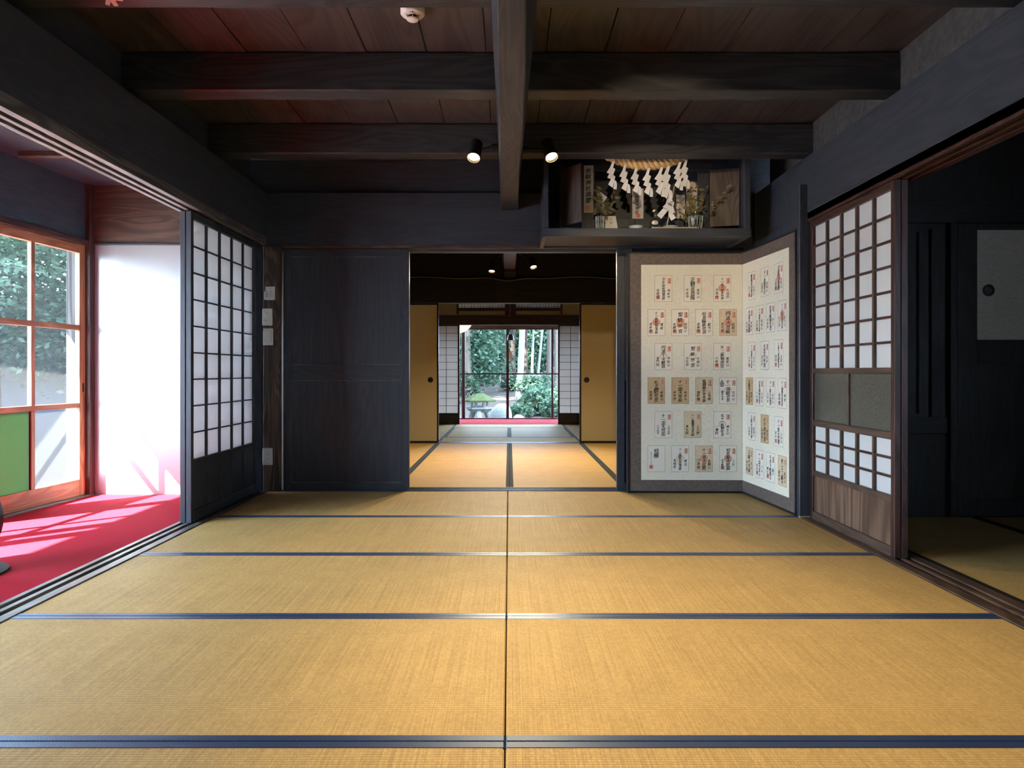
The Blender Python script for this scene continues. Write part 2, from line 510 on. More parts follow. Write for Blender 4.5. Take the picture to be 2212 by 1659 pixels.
# ------------------------------------------------------------------ building helpers
class MB:
    """collects simple solids and links them as one mesh object"""
    def __init__(self):
        self.v, self.f, self.mi = [], [], []

    def add(self, vs, fs, mi=0):
        b = len(self.v)
        self.v += [tuple(x) for x in vs]
        self.f += [tuple(i + b for i in f) for f in fs]
        self.mi += [mi] * len(fs)
        return self

    def box(self, x0, x1, y0, y1, z0, z1, mi=0):
        x0, x1 = min(x0, x1), max(x0, x1)
        y0, y1 = min(y0, y1), max(y0, y1)
        z0, z1 = min(z0, z1), max(z0, z1)
        return self.add([(x0, y0, z0), (x1, y0, z0), (x1, y1, z0), (x0, y1, z0), (x0, y0, z1), (x1, y0, z1), (x1, y1, z1), (x0, y1, z1)],
                        [(0, 3, 2, 1), (4, 5, 6, 7), (0, 1, 5, 4), (1, 2, 6, 5), (2, 3, 7, 6), (3, 0, 4, 7)], mi)

    def prism(self, poly, f, t0, t1, mi=0):
        """poly of 2-D points swept from t0 to t1; f(a, b, t) gives the 3-D point"""
        n = len(poly)
        vs = [f(a, b, t0) for a, b in poly] + [f(a, b, t1) for a, b in poly]
        fs = [tuple(range(n))[::-1], tuple(range(n, 2 * n))]
        fs += [(i, (i + 1) % n, n + (i + 1) % n, n + i) for i in range(n)]
        return self.add(vs, fs, mi)

    def tube(self, pts, rad, seg=8, mi=0, cap=True):
        pts = [Vector(q) for q in pts]
        n = len(pts)
        if not hasattr(rad, '__len__'):
            rad = [rad] * n
        vs = []
        ref = None
        for i, q in enumerate(pts):
            t = (pts[min(i + 1, n - 1)] - pts[max(i - 1, 0)]).normalized()
            if ref is None:
                ref = t.orthogonal().normalized()
            ref = (ref - t * ref.dot(t)).normalized()
            bi = t.cross(ref)
            for k in range(seg):
                a = 2 * PI * k / seg
                vs.append(q + (ref * math.cos(a) + bi * math.sin(a)) * rad[i])
        fs = []
        for i in range(n - 1):
            for k in range(seg):
                k2 = (k + 1) % seg
                fs.append((i * seg + k, i * seg + k2, (i + 1) * seg + k2, (i + 1) * seg + k))
        if cap:
            fs.append(tuple(range(seg))[::-1])
            fs.append(tuple((n - 1) * seg + k for k in range(seg)))
        return self.add(vs, fs, mi)

    def lathe(self, prof, mat=None, seg=24, mi=0):
        """prof of (radius, height) about local z, placed by matrix"""
        mat = mat or Matrix.Identity(4)
        n = len(prof)
        vs = []
        for r, z in prof:
            for k in range(seg):
                a = 2 * PI * k / seg
                vs.append(mat @ Vector((r * math.cos(a), r * math.sin(a), z)))
        fs = []
        for i in range(n - 1):
            for k in range(seg):
                k2 = (k + 1) % seg
                fs.append((i * seg + k, i * seg + k2, (i + 1) * seg + k2, (i + 1) * seg + k))
        fs.append(tuple(range(seg))[::-1])
        fs.append(tuple((n - 1) * seg + k for k in range(seg)))
        return self.add(vs, fs, mi)

    def obj(self, name, mats, parent=None, local=False, bevel=0, smooth=False, kind=None, label=None):
        me = bpy.data.meshes.new(name)
        me.from_pydata(self.v, [], self.f)
        if not isinstance(mats, (list, tuple)):
            mats = [mats]
        for mm in mats:
            me.materials.append(M[mm] if isinstance(mm, str) else mm)
        me.polygons.foreach_set('material_index', self.mi)
        bm = bmesh.new()
        bm.from_mesh(me)
        bmesh.ops.recalc_face_normals(bm, faces=bm.faces)
        if bevel:
            bmesh.ops.bevel(bm, geom=list(bm.edges), offset=bevel, segments=1, affect='EDGES', clamp_overlap=True)
        if smooth:
            for fc in bm.faces:
                fc.smooth = True
            for e in bm.edges:
                if len(e.link_faces) == 2 and e.calc_face_angle(0) > 0.7:
                    e.smooth = False
        bm.to_mesh(me)
        bm.free()
        o = bpy.data.objects.new(name, me)
        C.objects.link(o)
        if parent is not None:
            adopt(o, parent, local)
        if kind:
            o['kind'] = kind
        if label:
            o['label'] = label
        return o


def base_matrix(o):
    return Matrix.LocRotScale(o.location, o.rotation_euler, o.scale)


def adopt(o, parent, local=False):
    o.parent = parent
    if not local and parent.parent is None:
        o.matrix_parent_inverse = base_matrix(parent).inverted()


def thing(name, label, cat, loc=(0, 0, 0), rotz=0, group=None):
    o = bpy.data.objects.new(name, None)
    C.objects.link(o)
    o.empty_display_size = 0.1
    o.location = loc
    o.rotation_euler = (0, 0, rotz)
    o['label'] = label
    o['category'] = cat
    o['kind'] = 'thing'
    if group:
        o['group'] = group
    return o


def tag(o, label, cat, group=None):
    o['label'] = label
    o['category'] = cat
    o['kind'] = 'thing'
    if group:
        o['group'] = group
    return o


def struct(name, label, cat, loc=(0, 0, 0), rotz=0):
    o = thing(name, label, cat, loc, rotz)
    o['kind'] = 'structure'
    return o


def dup(root, loc=None, rotz=None, label=None, name=None):
    def cp(o, par):
        c_ = o.copy()
        C.objects.link(c_)
        c_.parent = par
        for ch in KIDS.get(o.name, []):
            cp(ch, c_)
        return c_
    r = cp(root, None)
    if name:
        r.name = name
    if loc is not None:
        r.location = loc
    if rotz is not None:
        r.rotation_euler = (0, 0, rotz)
    if label:
        r['label'] = label
    return r


KIDS = {}


def refresh_kids():
    KIDS.clear()
    for o in bpy.data.objects:
        if o.parent:
            KIDS.setdefault(o.parent.name, []).append(o)


def B(x0, x1, y0, y1, z0, z1, name, mat, parent=None, local=False, bevel=0.002, **kw):
    return MB().box(x0, x1, y0, y1, z0, z1).obj(name, mat, parent, local, bevel, **kw)


# lettering ---------------------------------------------------------------
_glyph = {}


def glyph(ch, offs):
    """outline mesh of one character, normalised to about one unit"""
    key = ch
    if key not in _glyph:
        cu = bpy.data.curves.new('lettering', 'FONT')
        cu.body = ch
        cu.resolution_u = 2
        cu.align_x = 'CENTER'
        ob = bpy.data.objects.new('lettering', cu)
        C.objects.link(ob)
        dg = bpy.context.evaluated_depsgraph_get()
        me = bpy.data.meshes.new_from_object(ob.evaluated_get(dg))
        vs = [(q.co.x, q.co.y) for q in me.vertices]
        fs = [tuple(pp.vertices) for pp in me.polygons]
        if vs:
            ax = [a for a, _ in vs]
            by = [b for _, b in vs]
            cx, cy = (min(ax) + max(ax)) / 2, (min(by) + max(by)) / 2
            vs = [(a - cx, b - cy) for a, b in vs]
        _glyph[key] = (vs, fs)
        bpy.data.objects.remove(ob)
        bpy.data.curves.remove(cu)
        bpy.data.meshes.remove(me)
    return _glyph[key]


def column(mb, text, x, top, size, step, f, offs=0.0, wob=0.0, mi=0, grow=None):
    """one vertical line of characters; f(x, y) places the 2-D point"""
    y = top
    for i, ch in enumerate(text):
        s = size * (1 + (random.uniform(-wob, wob)))
        sy = s * random.uniform(0.88, 1.08) if wob else s
        dx = random.uniform(-0.06, 0.06) * size if wob else 0
        sh = random.uniform(-0.02, 0.16) if wob else 0
        vs, fs = glyph(ch, offs)
        ph = random.uniform(0, 6)
        yc = y - step / 2
        pts = []
        for a, b in vs:
            if wob:
                a2 = a + 0.03 * math.sin(5 * b + ph) + sh * b * 0.8
                b2 = b + 0.03 * math.sin(5 * a + ph) + 0.14 * a
            else:
                a2, b2 = a, b
            pts.append(f(x + dx + a2 * s, yc + b2 * sy))
        mb.add(pts, fs, mi)
        if offs:                                  # second, shifted stroke for weight
            mb.add([f(x + dx + (a + offs * 1.6) * s + (sh * b * 0.8 * s if wob else 0), yc + (b + 0.012 + (0.14 * a if wob else 0)) * sy) for a, b in vs], fs, mi)
        y -= step


# foliage -----------------------------------------------------------------
def leaf_cloud(n, sampler, size, aspect=0.5, up=0.3):
    """n folded two-triangle leaves; sampler(n) gives their centres"""
    ctr = sampler(n)
    d = rng.normal(size=(n, 3))
    d[:, 2] *= 0.5
    d /= np.linalg.norm(d, axis=1)[:, None]
    q = rng.normal(size=(n, 3)) + np.array([0, 0, up * 3])
    s = np.cross(d, q)
    s /= np.linalg.norm(s, axis=1)[:, None]
    ln = size * rng.uniform(0.6, 1.3, (n, 1))
    v = np.empty((n, 4, 3))
    v[:, 0] = ctr - d * ln / 2
    v[:, 1] = ctr + s * ln * aspect / 2 + d * ln * 0.05
    v[:, 2] = ctr + d * ln / 2
    v[:, 3] = ctr - s * ln * aspect / 2 + d * ln * 0.05
    return v.reshape(-1, 3)


def leaf_object(name, v, mat, parent=None, kind='stuff'):
    n = len(v) // 4
    me = bpy.data.meshes.new(name)
    me.vertices.add(len(v))
    me.vertices.foreach_set('co', v.astype(np.float32).ravel())
    me.loops.add(n * 4)
    me.loops.foreach_set('vertex_index', np.arange(n * 4, dtype=np.int32))
    me.polygons.add(n)
    me.polygons.foreach_set('loop_start', np.arange(0, n * 4, 4, dtype=np.int32))
    me.update(calc_edges=True)
    me.materials.append(M[mat])
    o = bpy.data.objects.new(name, me)
    C.objects.link(o)
    if parent is not None:
        adopt(o, parent)
    if kind:
        o['kind'] = kind
    return o


def clumps(centres, rad, flat=0.6):
    """leaf positions gathered into sprays round given centres"""
    centres = np.array(centres)
    def f(n):
        k = rng.integers(0, len(centres), n)
        g = rng.normal(size=(n, 3)) * rad
        g[:, 2] *= flat
        return centres[k] + g
    return f


# ------------------------------------------------------------------ the building shell
YB = 5.30          # far wall of the main room
YF = -2.0          # wall behind the viewer
ZC = 2.44          # ceiling boards
XL, XR = -1.77, 1.75

fl = struct('floor', 'dark timber subfloor under the tatami mats', 'floor')
B(-3.3, 4.3, YF, 13.5, -0.30, -0.062, 'subfloor', 'darkY', fl)
rf = struct('roof', 'deep tiled roof over the house, unseen long eaves added to cut the sun', 'roof')
mbr = MB()
mbr.prism([(-4.02, 2.06), (-3.0, 2.30), (-3.0, 2.62), (-4.02, 2.20)], lambda a, b, t: (a, t, b), YF - 0.4, 13.2)  # unseen veranda eave, its overhang sized to cut the sun on the carpet
mbr.box(-3.0, 4.4, YF - 0.4, 14.0, 2.50, 2.62)
mbr.prism([(13.3, 2.36), (14.3, 2.16), (14.3, 2.28), (13.3, 2.6)], lambda a, b, t: (t, a, b), -3.4, 3.4)
mbr.obj('roof_slab', 'darkY', rf)

# ceiling boards, one plank after another
cl = struct('ceiling', 'low ceiling of wide reddish brown boards over the main room', 'ceiling')
edges = [-1.95, -1.57, -1.285, -0.99, -0.70, -0.405, -0.113, 0.18, 0.47, 0.76, 1.05, 1.29, 1.53, 1.66, 1.97]
for i in range(len(edges) - 1):
    z = ZC + random.uniform(0, 0.006)
    B(edges[i] + 0.002, edges[i + 1] - 0.002, YF, YB + 0.12, z, z + 0.02, 'plank', 'plank', cl, bevel=0.0015)
B(-1.97, 1.98, YF, YB + 0.12, 2.475, 2.50, 'backing', 'darkY', cl, bevel=0)

# cross beams
beam_lab = ['dark cross beam just above the smoke detector at the top edge', 'dark cross beam second from the far wall, behind the smoke detector',
            'dark cross beam closest to the far wall, in front of the shrine shelf']
for i, (y0, y1) in enumerate([(2.60, 2.73), (3.53, 3.655), (4.545, 4.67)]):
    o = B(-1.93, 1.935, y0, y1, 2.25, ZC, 'ceiling_beam', 'beamX', None, bevel=0.006)
    o['label'] = beam_lab[i]
    o['category'] = 'beam'
    o['kind'] = 'structure'
for (y0, y1) in [(1.62, 1.74), (0.6, 0.72), (-0.4, -0.28), (-1.4, -1.28)]:
    o = B(-1.93, 1.935, y0, y1, 2.25, ZC, 'ceiling_beam', 'beamX', None, bevel=0.006)
    o['label'] = 'dark cross beam overhead, out of the picture'
    o['category'] = 'beam'
    o['kind'] = 'structure'
    o['group'] = 'beams above the viewer'
# long central beam, chamfered below, slightly crooked
mbr = MB()
secs = [(-2.0, -0.040, 0.046, -0.065, 0.105), (2.30, -0.038, 0.052, -0.063, 0.100), (2.9, -0.045, 0.066, -0.066, 0.098), (3.5, -0.048, 0.064, -0.064, 0.090),
        (4.2, -0.052, 0.060, -0.064, 0.082), (5.31, -0.060, 0.066, -0.064, 0.070)]
vs = []
for y, a, b, c_, d_ in secs:
    vs += [(a, y, 2.062), (b, y, 2.062), (d_, y, 2.20), (d_, y, 2.435), (c_, y, 2.435), (c_, y, 2.20)]
fs = []
for i in range(len(secs) - 1):
    for k in range(6):
        fs.append((i * 6 + k, i * 6 + (k + 1) % 6, i * 6 + 6 + (k + 1) % 6, i * 6 + 6 + k))
fs += [tuple(range(6))[::-1], tuple((len(secs) - 1) * 6 + k for k in range(6))]
mbr.add(vs, fs)
o = mbr.obj('ceiling_beam', 'beamY', None, bevel=0.004)
o['label'] = 'long central beam running away from the viewer with spotlights on it'
o['category'] = 'beam'
o['kind'] = 'structure'

# ---- far wall of the main room
wb = struct('wall_back', 'far wall of dark boards above the doorway', 'wall')
B(-1.95, 1.95, YB, YB + 0.12, 1.805, 2.19, 'header_board', 'darkX', wb)
B(-1.95, 1.95, YB + 0.05, YB + 0.12, 2.19, ZC + 0.03, 'upper_board', 'darkX', wb)
B(-1.95, 1.95, YB - 0.008, YB + 0.125, 1.782, 1.805, 'lintel', 'brownX', wb)
B(-1.95, 1.95, YB + 0.05, YB + 0.125, 1.765, 1.785, 'lintel', 'darkX', wb)
B(-1.95, -1.81, YB - 0.02, YB + 0.14, -0.06, 1.79, 'corner_post', 'darkZ', wb)
B(-1.80, -1.677, YB - 0.03, YB + 0.12, -0.06, 1.795, 'grained_post', 'post', wb, bevel=0.004, label='brown post with strong wood grain')
B(0.862, 0.90, YB - 0.015, YB + 0.01, 0.0, 1.785, 'jamb', 'darkZ', wb)
B(1.72, 1.95, YB - 0.01, YB + 0.14, -0.06, 1.79, 'corner_post', 'darkZ', wb)


def board_door(name, label, x0, x1, y, z1=1.78):
    t = thing(name, label, 'door', ((x0 + x1) / 2, y, 0))
    sw = 0.058
    for a in (x0, x1 - sw):
        B(a, a + sw, y, y + 0.032, 0.0, z1, 'stile', 'darkZ', t)
    for a, b in ((0.0, 0.055), (0.812, 0.926), (z1 - 0.055, z1)):
        B(x0 + sw, x1 - sw, y + 0.001, y + 0.031, a, b, 'rail', 'darkX', t)
    for a, b in ((0.055, 0.812), (0.926, z1 - 0.055)):
        B(x0 + sw, x1 - sw, y + 0.012, y + 0.022, a, b, 'panel', 'darkZ', t, bevel=0)
    return t


t = board_door('sliding_door', 'closed dark board sliding door between the grained post and the doorway', -1.667, -0.738, YB + 0.02)
# rubbed bare wood along the mid rail and the closing edge, and the fine bead round each panel
for k in range(9):
    a_ = -1.22 + 0.049 * k + random.uniform(0, 0.015)
    B(a_, a_ + random.uniform(0.02, 0.045), YB + 0.0195, YB + 0.0205, 0.8118, 0.8118 + random.uniform(0.002, 0.004), 'worn_edge', 'pane_board', t, bevel=0)
for k in range(10):
    z_ = 0.58 + 0.048 * k + random.uniform(0, 0.015)
    B(-0.798, -0.798 + random.uniform(0.002, 0.006), YB + 0.0195, YB + 0.0205, z_, z_ + random.uniform(0.02, 0.05), 'worn_edge', 'pane_board', t, bevel=0)
for z0_, z1_ in ((0.055, 0.812), (0.926, 1.725)):
    B(-1.609, -0.796, YB + 0.024, YB + 0.032, z0_, z0_ + 0.004, 'bead', 'greyX', t, bevel=0)
    B(-1.609, -0.796, YB + 0.024, YB + 0.032, z1_ - 0.004, z1_, 'bead', 'greyX', t, bevel=0)
t2 = board_door('sliding_door', 'dark board sliding door half hidden behind the folding screen', 0.793, 1.72, YB + 0.02)

# sill between the rooms
s1 = struct('trim_1', 'dark grooved sill under the doorway in the far wall', 'sill')
for a, b in ((0, 0.02), (0.055, 0.075), (0.11, 0.13)):
    B(-1.80, 1.75, YB + a, YB + b, -0.06, 0.006, 'rail', 'darkX', s1, bevel=0.001)
B(-1.80, 1.75, YB, YB + 0.13, -0.06, -0.004, 'bed', 'brownX', s1, bevel=0)

# ---- left side: grooved sill, grooved lintel, wall above
s2 = struct('trim_2', 'worn grooved sill between the tatami and the red carpet', 'sill')
for a, b in ((-1.921, -1.895), (-1.868, -1.843), (-1.815, -1.772)):
    B(a, b, YF, YB, -0.06, 0.004, 'rail', 'greyY', s2, bevel=0.0015)
B(-1.92, -1.772, YF, YB, -0.06, -0.010, 'bed', 'darkY', s2, bevel=0)
s3 = struct('trim_3', 'grooved dark lintel over the opening to the red carpet', 'lintel')
for a, b in ((-1.921, -1.895), (-1.868, -1.843), (-1.815, -1.780)):
    B(a, b, YF, YB, 1.806, 1.86, 'rail', 'greyY', s3, bevel=0.0015)
B(-1.92, -1.782, YF, YB, 1.822, 1.86, 'bed', 'darkY', s3, bevel=0)
wl = struct('wall_left', 'dark boarded wall above the left opening', 'wall')
B(-1.93, -1.782, YF, YB, 1.86, 2.19, 'header_board', 'darkY', wl)
B(-1.97, -1.90, YF, YB, 2.19, ZC + 0.03, 'upper_board', 'darkY', wl)

# ---- right side
s4 = struct('trim_4', 'worn grooved sill along the opening to the dark side room', 'sill')
for a, b in ((1.752, 1.80), (1.828, 1.850), (1.878, 1.93)):
    B(a, b, YF, 4.45, -0.06, 0.004, 'rail', 'brownY', s4, bevel=0.0015)
B(1.752, 1.93, YF, 4.45, -0.06, -0.010, 'bed', 'darkY', s4, bevel=0)
s5 = struct('trim_5', 'grooved dark lintel over the opening to the dark side room', 'lintel')
for a, b in ((1.79, 1.815), (1.843, 1.862), (1.89, 1.93)):
    B(a, b, YF, 4.45, 1.775, 1.83, 'rail', 'redY', s5, bevel=0.0015)
B(1.79, 1.93, YF, 4.45, 1.79, 1.83, 'bed', 'darkY', s5, bevel=0)
wr = struct('wall_right', 'dark beam and sooty plaster above the right opening', 'wall')
B(1.79, 1.95, YF, YB, 1.83, 2.17, 'header_beam', 'darkY', wr, bevel=0.004)
B(1.915, 1.99, YF, YB, 2.17, ZC + 0.03, 'plaster_band', 'plaster_dark', wr, bevel=0)
B(1.79, 1.95, 4.45, YB, -0.06, 1.83, 'infill_board', 'darkZ', wr)
B(1.742, 1.815, 4.33, 4.45, -0.06, 2.0, 'post', 'darkZ', wr, bevel=0.004)
MB().box(1.738, 1.819, 4.322, 4.335, 0.0, 0.008).obj('base_strip', 'brass', wr, bevel=0.001)

B(-3.40, -3.305, YF, 1.12, -0.3, 2.24, 'shutter_boards', 'darkZ', struct('wall_shutter', 'closed shutter boards of the veranda nearer the viewer', 'wall'), bevel=0)
wf = struct('wall_front', 'dark wall behind the viewer', 'wall')
B(-3.4, 4.3, YF - 0.1, YF, -0.3, 2.5, 'wall_board', 'darkZ', wf, bevel=0)

# ------------------------------------------------------------------ tatami mats
def tatami(x0, x1, y0, y1, label, group, along_x=True, heri='heri', tall=0.0):
    t = thing('tatami_mat', label, 'tatami mat', ((x0 + x1) / 2, (y0 + y1) / 2, 0), 0, group)
    g = 0.0016
    MB().box(x0 + g, x1 - g, y0 + g, y1 - g, -0.056, 0.0).obj('reed_cover', 'tatamiX' if along_x else 'tatamiY', t, bevel=0.004)
    hw = 0.031
    if along_x:
        sides = [(x0 + g / 2, x1 - g / 2, y0 + 0.0004, y0 + hw), (x0 + g / 2, x1 - g / 2, y1 - hw, y1 - 0.0004)]
    else:
        sides = [(x0 + 0.0004, x0 + hw, y0 + g / 2, y1 - g / 2), (x1 - hw, x1 - 0.0004, y0 + g / 2, y1 - g / 2)]
    for s_ in sides:
        MB().box(*s_, -0.05, 0.0014).obj('cloth_border', heri, t, bevel=0.003)
    return t


rows = [5.295, 4.362, 3.460, 2.582, 1.706, 0.83, -0.05]
rn = ['row against the far wall', 'second row from far wall', 'third row from far wall', 'fourth row from far wall', 'nearest row at the bottom edge']
B(XL, XR, YF, -0.052, -0.06, 0.0, 'floor_board', 'darkY', fl, bevel=0)
for r in range(len(rows) - 1):
    for s_, (x0, x1) in (('left', (XL, -0.010)), ('right', (-0.010, XR))):
        if r < 5:
            lab = 'tatami mat with navy border, %s of the seam, %s' % (s_, rn[r])
        else:
            lab = 'tatami mat directly beneath the viewpoint, %s of the seam' % s_
        grp = 'tatami mats of the main room'
        tatami(x0, x1, rows[r + 1], rows[r], lab, grp)
xs = [-1.75, -0.872, 0.003, 0.878, 1.75]
cn = ['first column from the left', 'second column from the left', 'third column from the left', 'fourth column from the left']
for i in range(4):
    tatami(xs[i], xs[i + 1], 5.435, 7.10, 'tatami mat in the middle room, near row, %s' % cn[i], 'tatami mats of the middle room', False, 'heri_green')
    tatami(xs[i], xs[i + 1], 7.10, 8.83, 'tatami mat in the middle room, far row, %s' % cn[i], 'tatami mats of the middle room', False, 'heri_green')
g3 = 'tatami mats of the farthest room'
tatami(-0.87, 0.87, 8.97, 9.66, 'crosswise tatami mat just past the fusuma in the farthest room', g3, True, 'heri_green')
tatami(-0.87, 0.0, 9.66, 11.25, 'lengthwise tatami mat in the middle of the farthest room, left one', g3, False, 'heri_green')
tatami(0.0, 0.87, 9.66, 11.25, 'lengthwise tatami mat in the middle of the farthest room, right one', g3, False, 'heri_green')
tatami(-0.87, 0.87, 11.25, 11.99, 'crosswise tatami mat along the far shoji of the farthest room', g3, True, 'heri_green')
for s_, (x0, x1) in (('left', (-1.74, -0.87)), ('right', (0.87, 1.74))):
    tatami(x0, x1, 8.97, 10.48, 'lengthwise tatami mat at the %s side of the farthest room, near one' % s_, g3, False, 'heri_green')
    tatami(x0, x1, 10.48, 11.99, 'lengthwise tatami mat at the %s side of the farthest room, far one' % s_, g3, False, 'heri_green')
for i, (x0, x1, y0, y1) in enumerate([(1.935, 2.80, 2.60, 4.345), (2.80, 3.68, 2.60, 4.345), (1.935, 2.80, 0.86, 2.60), (2.80, 3.68, 0.86, 2.60)]):
    tatami(x0, x1, y0, y1, 'tatami mat in the dark side room, ' + ['beside the sill, far one', 'deeper in, below the grey paper door', 'beside the sill, near one', 'deeper in, near one'][i],
           'tatami mats of the side room', False, 'matte_black')
B(1.935, 4.2, YF, 0.855, -0.06, 0.0, 'floor_board', 'darkY', fl, bevel=0)
B(3.685, 4.2, 0.855, 4.4, -0.06, 0.0, 'floor_board', 'darkY', fl, bevel=0)

# ------------------------------------------------------------------ shoji screens
def shoji(name, label, face, y0, y1, side, zt, kind, group=None):
    """a paper screen standing in the plane x = face, seen from the side -side"""
    t = thing(name, label, 'sliding screen', (face, (y0 + y1) / 2, 0), 0, group)
    a, b = face, face + side * 0.030
    wd = 'dark' if kind == 'left' else 'red'
    st = 0.034
    for q in (y0, y1 - st):
        B(a, b, q, q + st, 0.004, zt, 'stile', wd + 'Z', t)
    def bar(y_0, y_1, z_0, z_1, nm, mt, dx=(0.004, 0.020)):
        B(a + side * dx[0], a + side * dx[1], y_0, y_1, z_0, z_1, nm, mt, t, bevel=0.001)
    if kind == 'left':
        zb, zp = 0.365, 1.762
        bar(y0 + st, y1 - st, zp, zt, 'top_rail', wd + 'Y', (0, 0.028))
        bar(y0 + st, y1 - st, zb - 0.028, zb, 'waist_rail', wd + 'Y', (0, 0.028))
        bar(y0 + st, y1 - st, 0.004, 0.07, 'bottom_rail', wd + 'Y', (0, 0.028))
        bar(y0 + st, y1 - st, 0.07, zb - 0.028, 'wainscot_panel', wd + 'Z', (0.010, 0.018))
        for k in range(1, 5):
            yy = y0 + st + (y1 - y0 - 2 * st) * k / 5
            bar(yy - 0.008, yy + 0.008, 0.07, zb - 0.028, 'batten', wd + 'Z', (0.003, 0.012))
        secs_ = [(zb, zp, 9)]
        nc = 5
    else:
        bar(y0 + st, y1 - st, 1.735, zt, 'top_rail', wd + 'Y', (0, 0.028))
        bar(y0 + st, y1 - st, 0.865, 0.895, 'rail', 'brownY', (0, 0.028))
        bar(y0 + st, y1 - st, 0.555, 0.59, 'rail', 'brownY', (0, 0.028))
        bar(y0 + st, y1 - st, 0.262, 0.29, 'rail', 'brownY', (0, 0.028))
        bar(y0 + st, y1 - st, 0.004, 0.05, 'bottom_rail', 'brownY', (0, 0.028))
        ym = (y0 + y1) / 2
        bar(ym - 0.011, ym + 0.011, 0.59, 0.865, 'glass_bar', 'brownZ', (0.002, 0.026))
        bar(y0 + st, ym - 0.011, 0.59, 0.865, 'frosted_pane', 'smoked_glass', (0.012, 0.016))
        bar(ym + 0.011, y1 - st, 0.59, 0.865, 'frosted_pane', 'smoked_glass', (0.012, 0.016))
        wid = [0, 0.26, 0.47, 0.73, 1.0]
        for k in range(4):
            y_a = y0 + st + (y1 - y0 - 2 * st) * wid[k]
            y_b = y0 + st + (y1 - y0 - 2 * st) * wid[k + 1]
            bar(y_a + 0.001, y_b - 0.001, 0.05, 0.262, 'wainscot_board', 'pane_board', (0.010 + 0.001 * (k % 2), 0.020))
        secs_ = [(0.895, 1.735, 7), (0.29, 0.555, 3)]
        nc = 5
    for (z0, z1, nr) in secs_:
        for k in range(1, nc):
            yy = y0 + st + (y1 - y0 - 2 * st) * k / nc
            hw = 0.0052 if kind == 'left' else 0.0085
            bar(yy - hw, yy + hw, z0, z1, 'lattice_bar', wd + 'Z' if kind == 'left' else 'brownZ')
        for k in range(1, nr):
            zz = z0 + (z1 - z0) * k / nr
            hw = 0.0040 if kind == 'left' else 0.0058
            bar(y0 + st, y1 - st, zz - hw, zz + hw, 'lattice_bar', wd + 'Y' if kind == 'left' else 'redY', (0.0055, 0.019))
        MB().box(a + side * 0.0195, a + side * 0.0203, y0 + st * 0.5, y1 - st * 0.5, z0 - 0.008, z1 + 0.008).obj('shoji_paper', 'shoji', t)
    return t


shoji('shoji_screen', 'white paper shoji with dark lattice beside the far left corner, inner of two', -1.830, 4.150, 5.22, -1, 1.80, 'left')
refresh_kids()
s_b = shoji('shoji_screen', 'outer shoji behind the lattice screen, only its edge seen beside the white board', -1.8645, 4.150, 5.22, -1, 1.80, 'left')
shoji('shoji_screen', 'paper shoji with brown lattice, frosted panes and boarded foot at the right sill', 1.797, 3.365, 4.31, 1, 1.772, 'right')
shoji('shoji_screen', 'outer brown shoji behind the right hand one, only its edge seen at the dark opening', 1.8315, 3.366, 4.31, 1, 1.772, 'right')

# ------------------------------------------------------------------ the veranda with the red carpet
eng = struct('wall_veranda', 'end wall and boarding of the veranda', 'wall')
B(-3.05, -1.93, 5.145, 5.20, 0.0, 1.776, 'white_board', 'panel_white', eng, bevel=0.001, label='white satin board closing the end of the veranda')
B(-3.0, -1.93, 5.125, 5.145, 1.776, 1.79, 'picture_rail', 'darkX', eng)
B(-3.05, -1.93, 5.135, 5.20, 1.79, 2.50, 'upper_board', 'brownX', eng)
B(-3.45, -1.93, YF, 5.2, 2.20, 2.24, 'veranda_ceiling', 'darkX', eng, bevel=0)
B(-2.95, -1.93, 4.33, 4.38, 2.17, 2.205, 'batten', 'brownX', eng)
B(-2.95, -1.93, 3.35, 3.40, 2.17, 2.205, 'batten', 'brownX', eng)
B(-3.03, -2.955, 5.085, 5.16, -0.05, 2.22, 'corner_post', 'redZ', eng, bevel=0.004)
ca = MB().box(-3.30, -1.925, YF, 5.14, -0.05, 0.0).obj('red_carpet', 'carpet', None, bevel=0.002)
tag(ca, 'red felt carpet covering the veranda floor along the windows', 'carpet')

# window wall: u runs from the corner post toward the viewer, w points outdoors
ROT = math.atan2(0.0815, 1.0)


def window_leaf(name, label, u0, green):
    t = struct(name, label, 'window', (-2.985, 5.14, 0), -ROT)
    def bx(a, b, w0, w1, z0, z1, nm, mt, bv=0.0015, lab=None):
        return B(-w1, -w0, -(u0 + b), -(u0 + a), z0, z1, nm, mt, t, True, bv, label=lab)
    bx(0.04, 0.112, 0.0, 0.035, 0.012, 1.762, 'stile', 'orangeZ')
    bx(0.98, 1.05, 0.0, 0.035, 0.012, 1.762, 'stile', 'orangeZ')
    bx(0.112, 0.98, 0.0, 0.035, 1.703, 1.762, 'top_rail', 'orangeY')
    bx(0.112, 0.98, 0.0, 0.035, 0.012, 0.125, 'bottom_rail', 'orangeY')
    bx(0.112, 0.98, 0.003, 0.032, 1.164, 1.200, 'rail', 'orangeY')
    bx(0.112, 0.98, 0.003, 0.032, 0.624, 0.658, 'rail', 'orangeY')
    zz = [0.125, 0.624, 0.658, 1.164, 1.200, 1.703]
    for k in range(3):
        bx(0.530, 0.562, 0.003, 0.032, zz[2 * k], zz[2 * k + 1], 'muntin', 'orangeZ')
        for j, (a, b) in enumerate(((0.112, 0.530), (0.562, 0.98))):
            if green and k == 0 and j == 1:
                bx(a + 0.012, b, 0.014, 0.017, zz[0], zz[1], 'green_pane', 'green_sheet', 0, 'green translucent sheet in the bottom corner')
                bx(a, a + 0.010, 0.010, 0.024, zz[0], zz[1], 'edge_strip', 'matte_black', 0.001)
            else:
                bx(a, b, 0.016, 0.018, zz[2 * k], zz[2 * k + 1], 'pane', 'dusty_glass', 0)
    return t


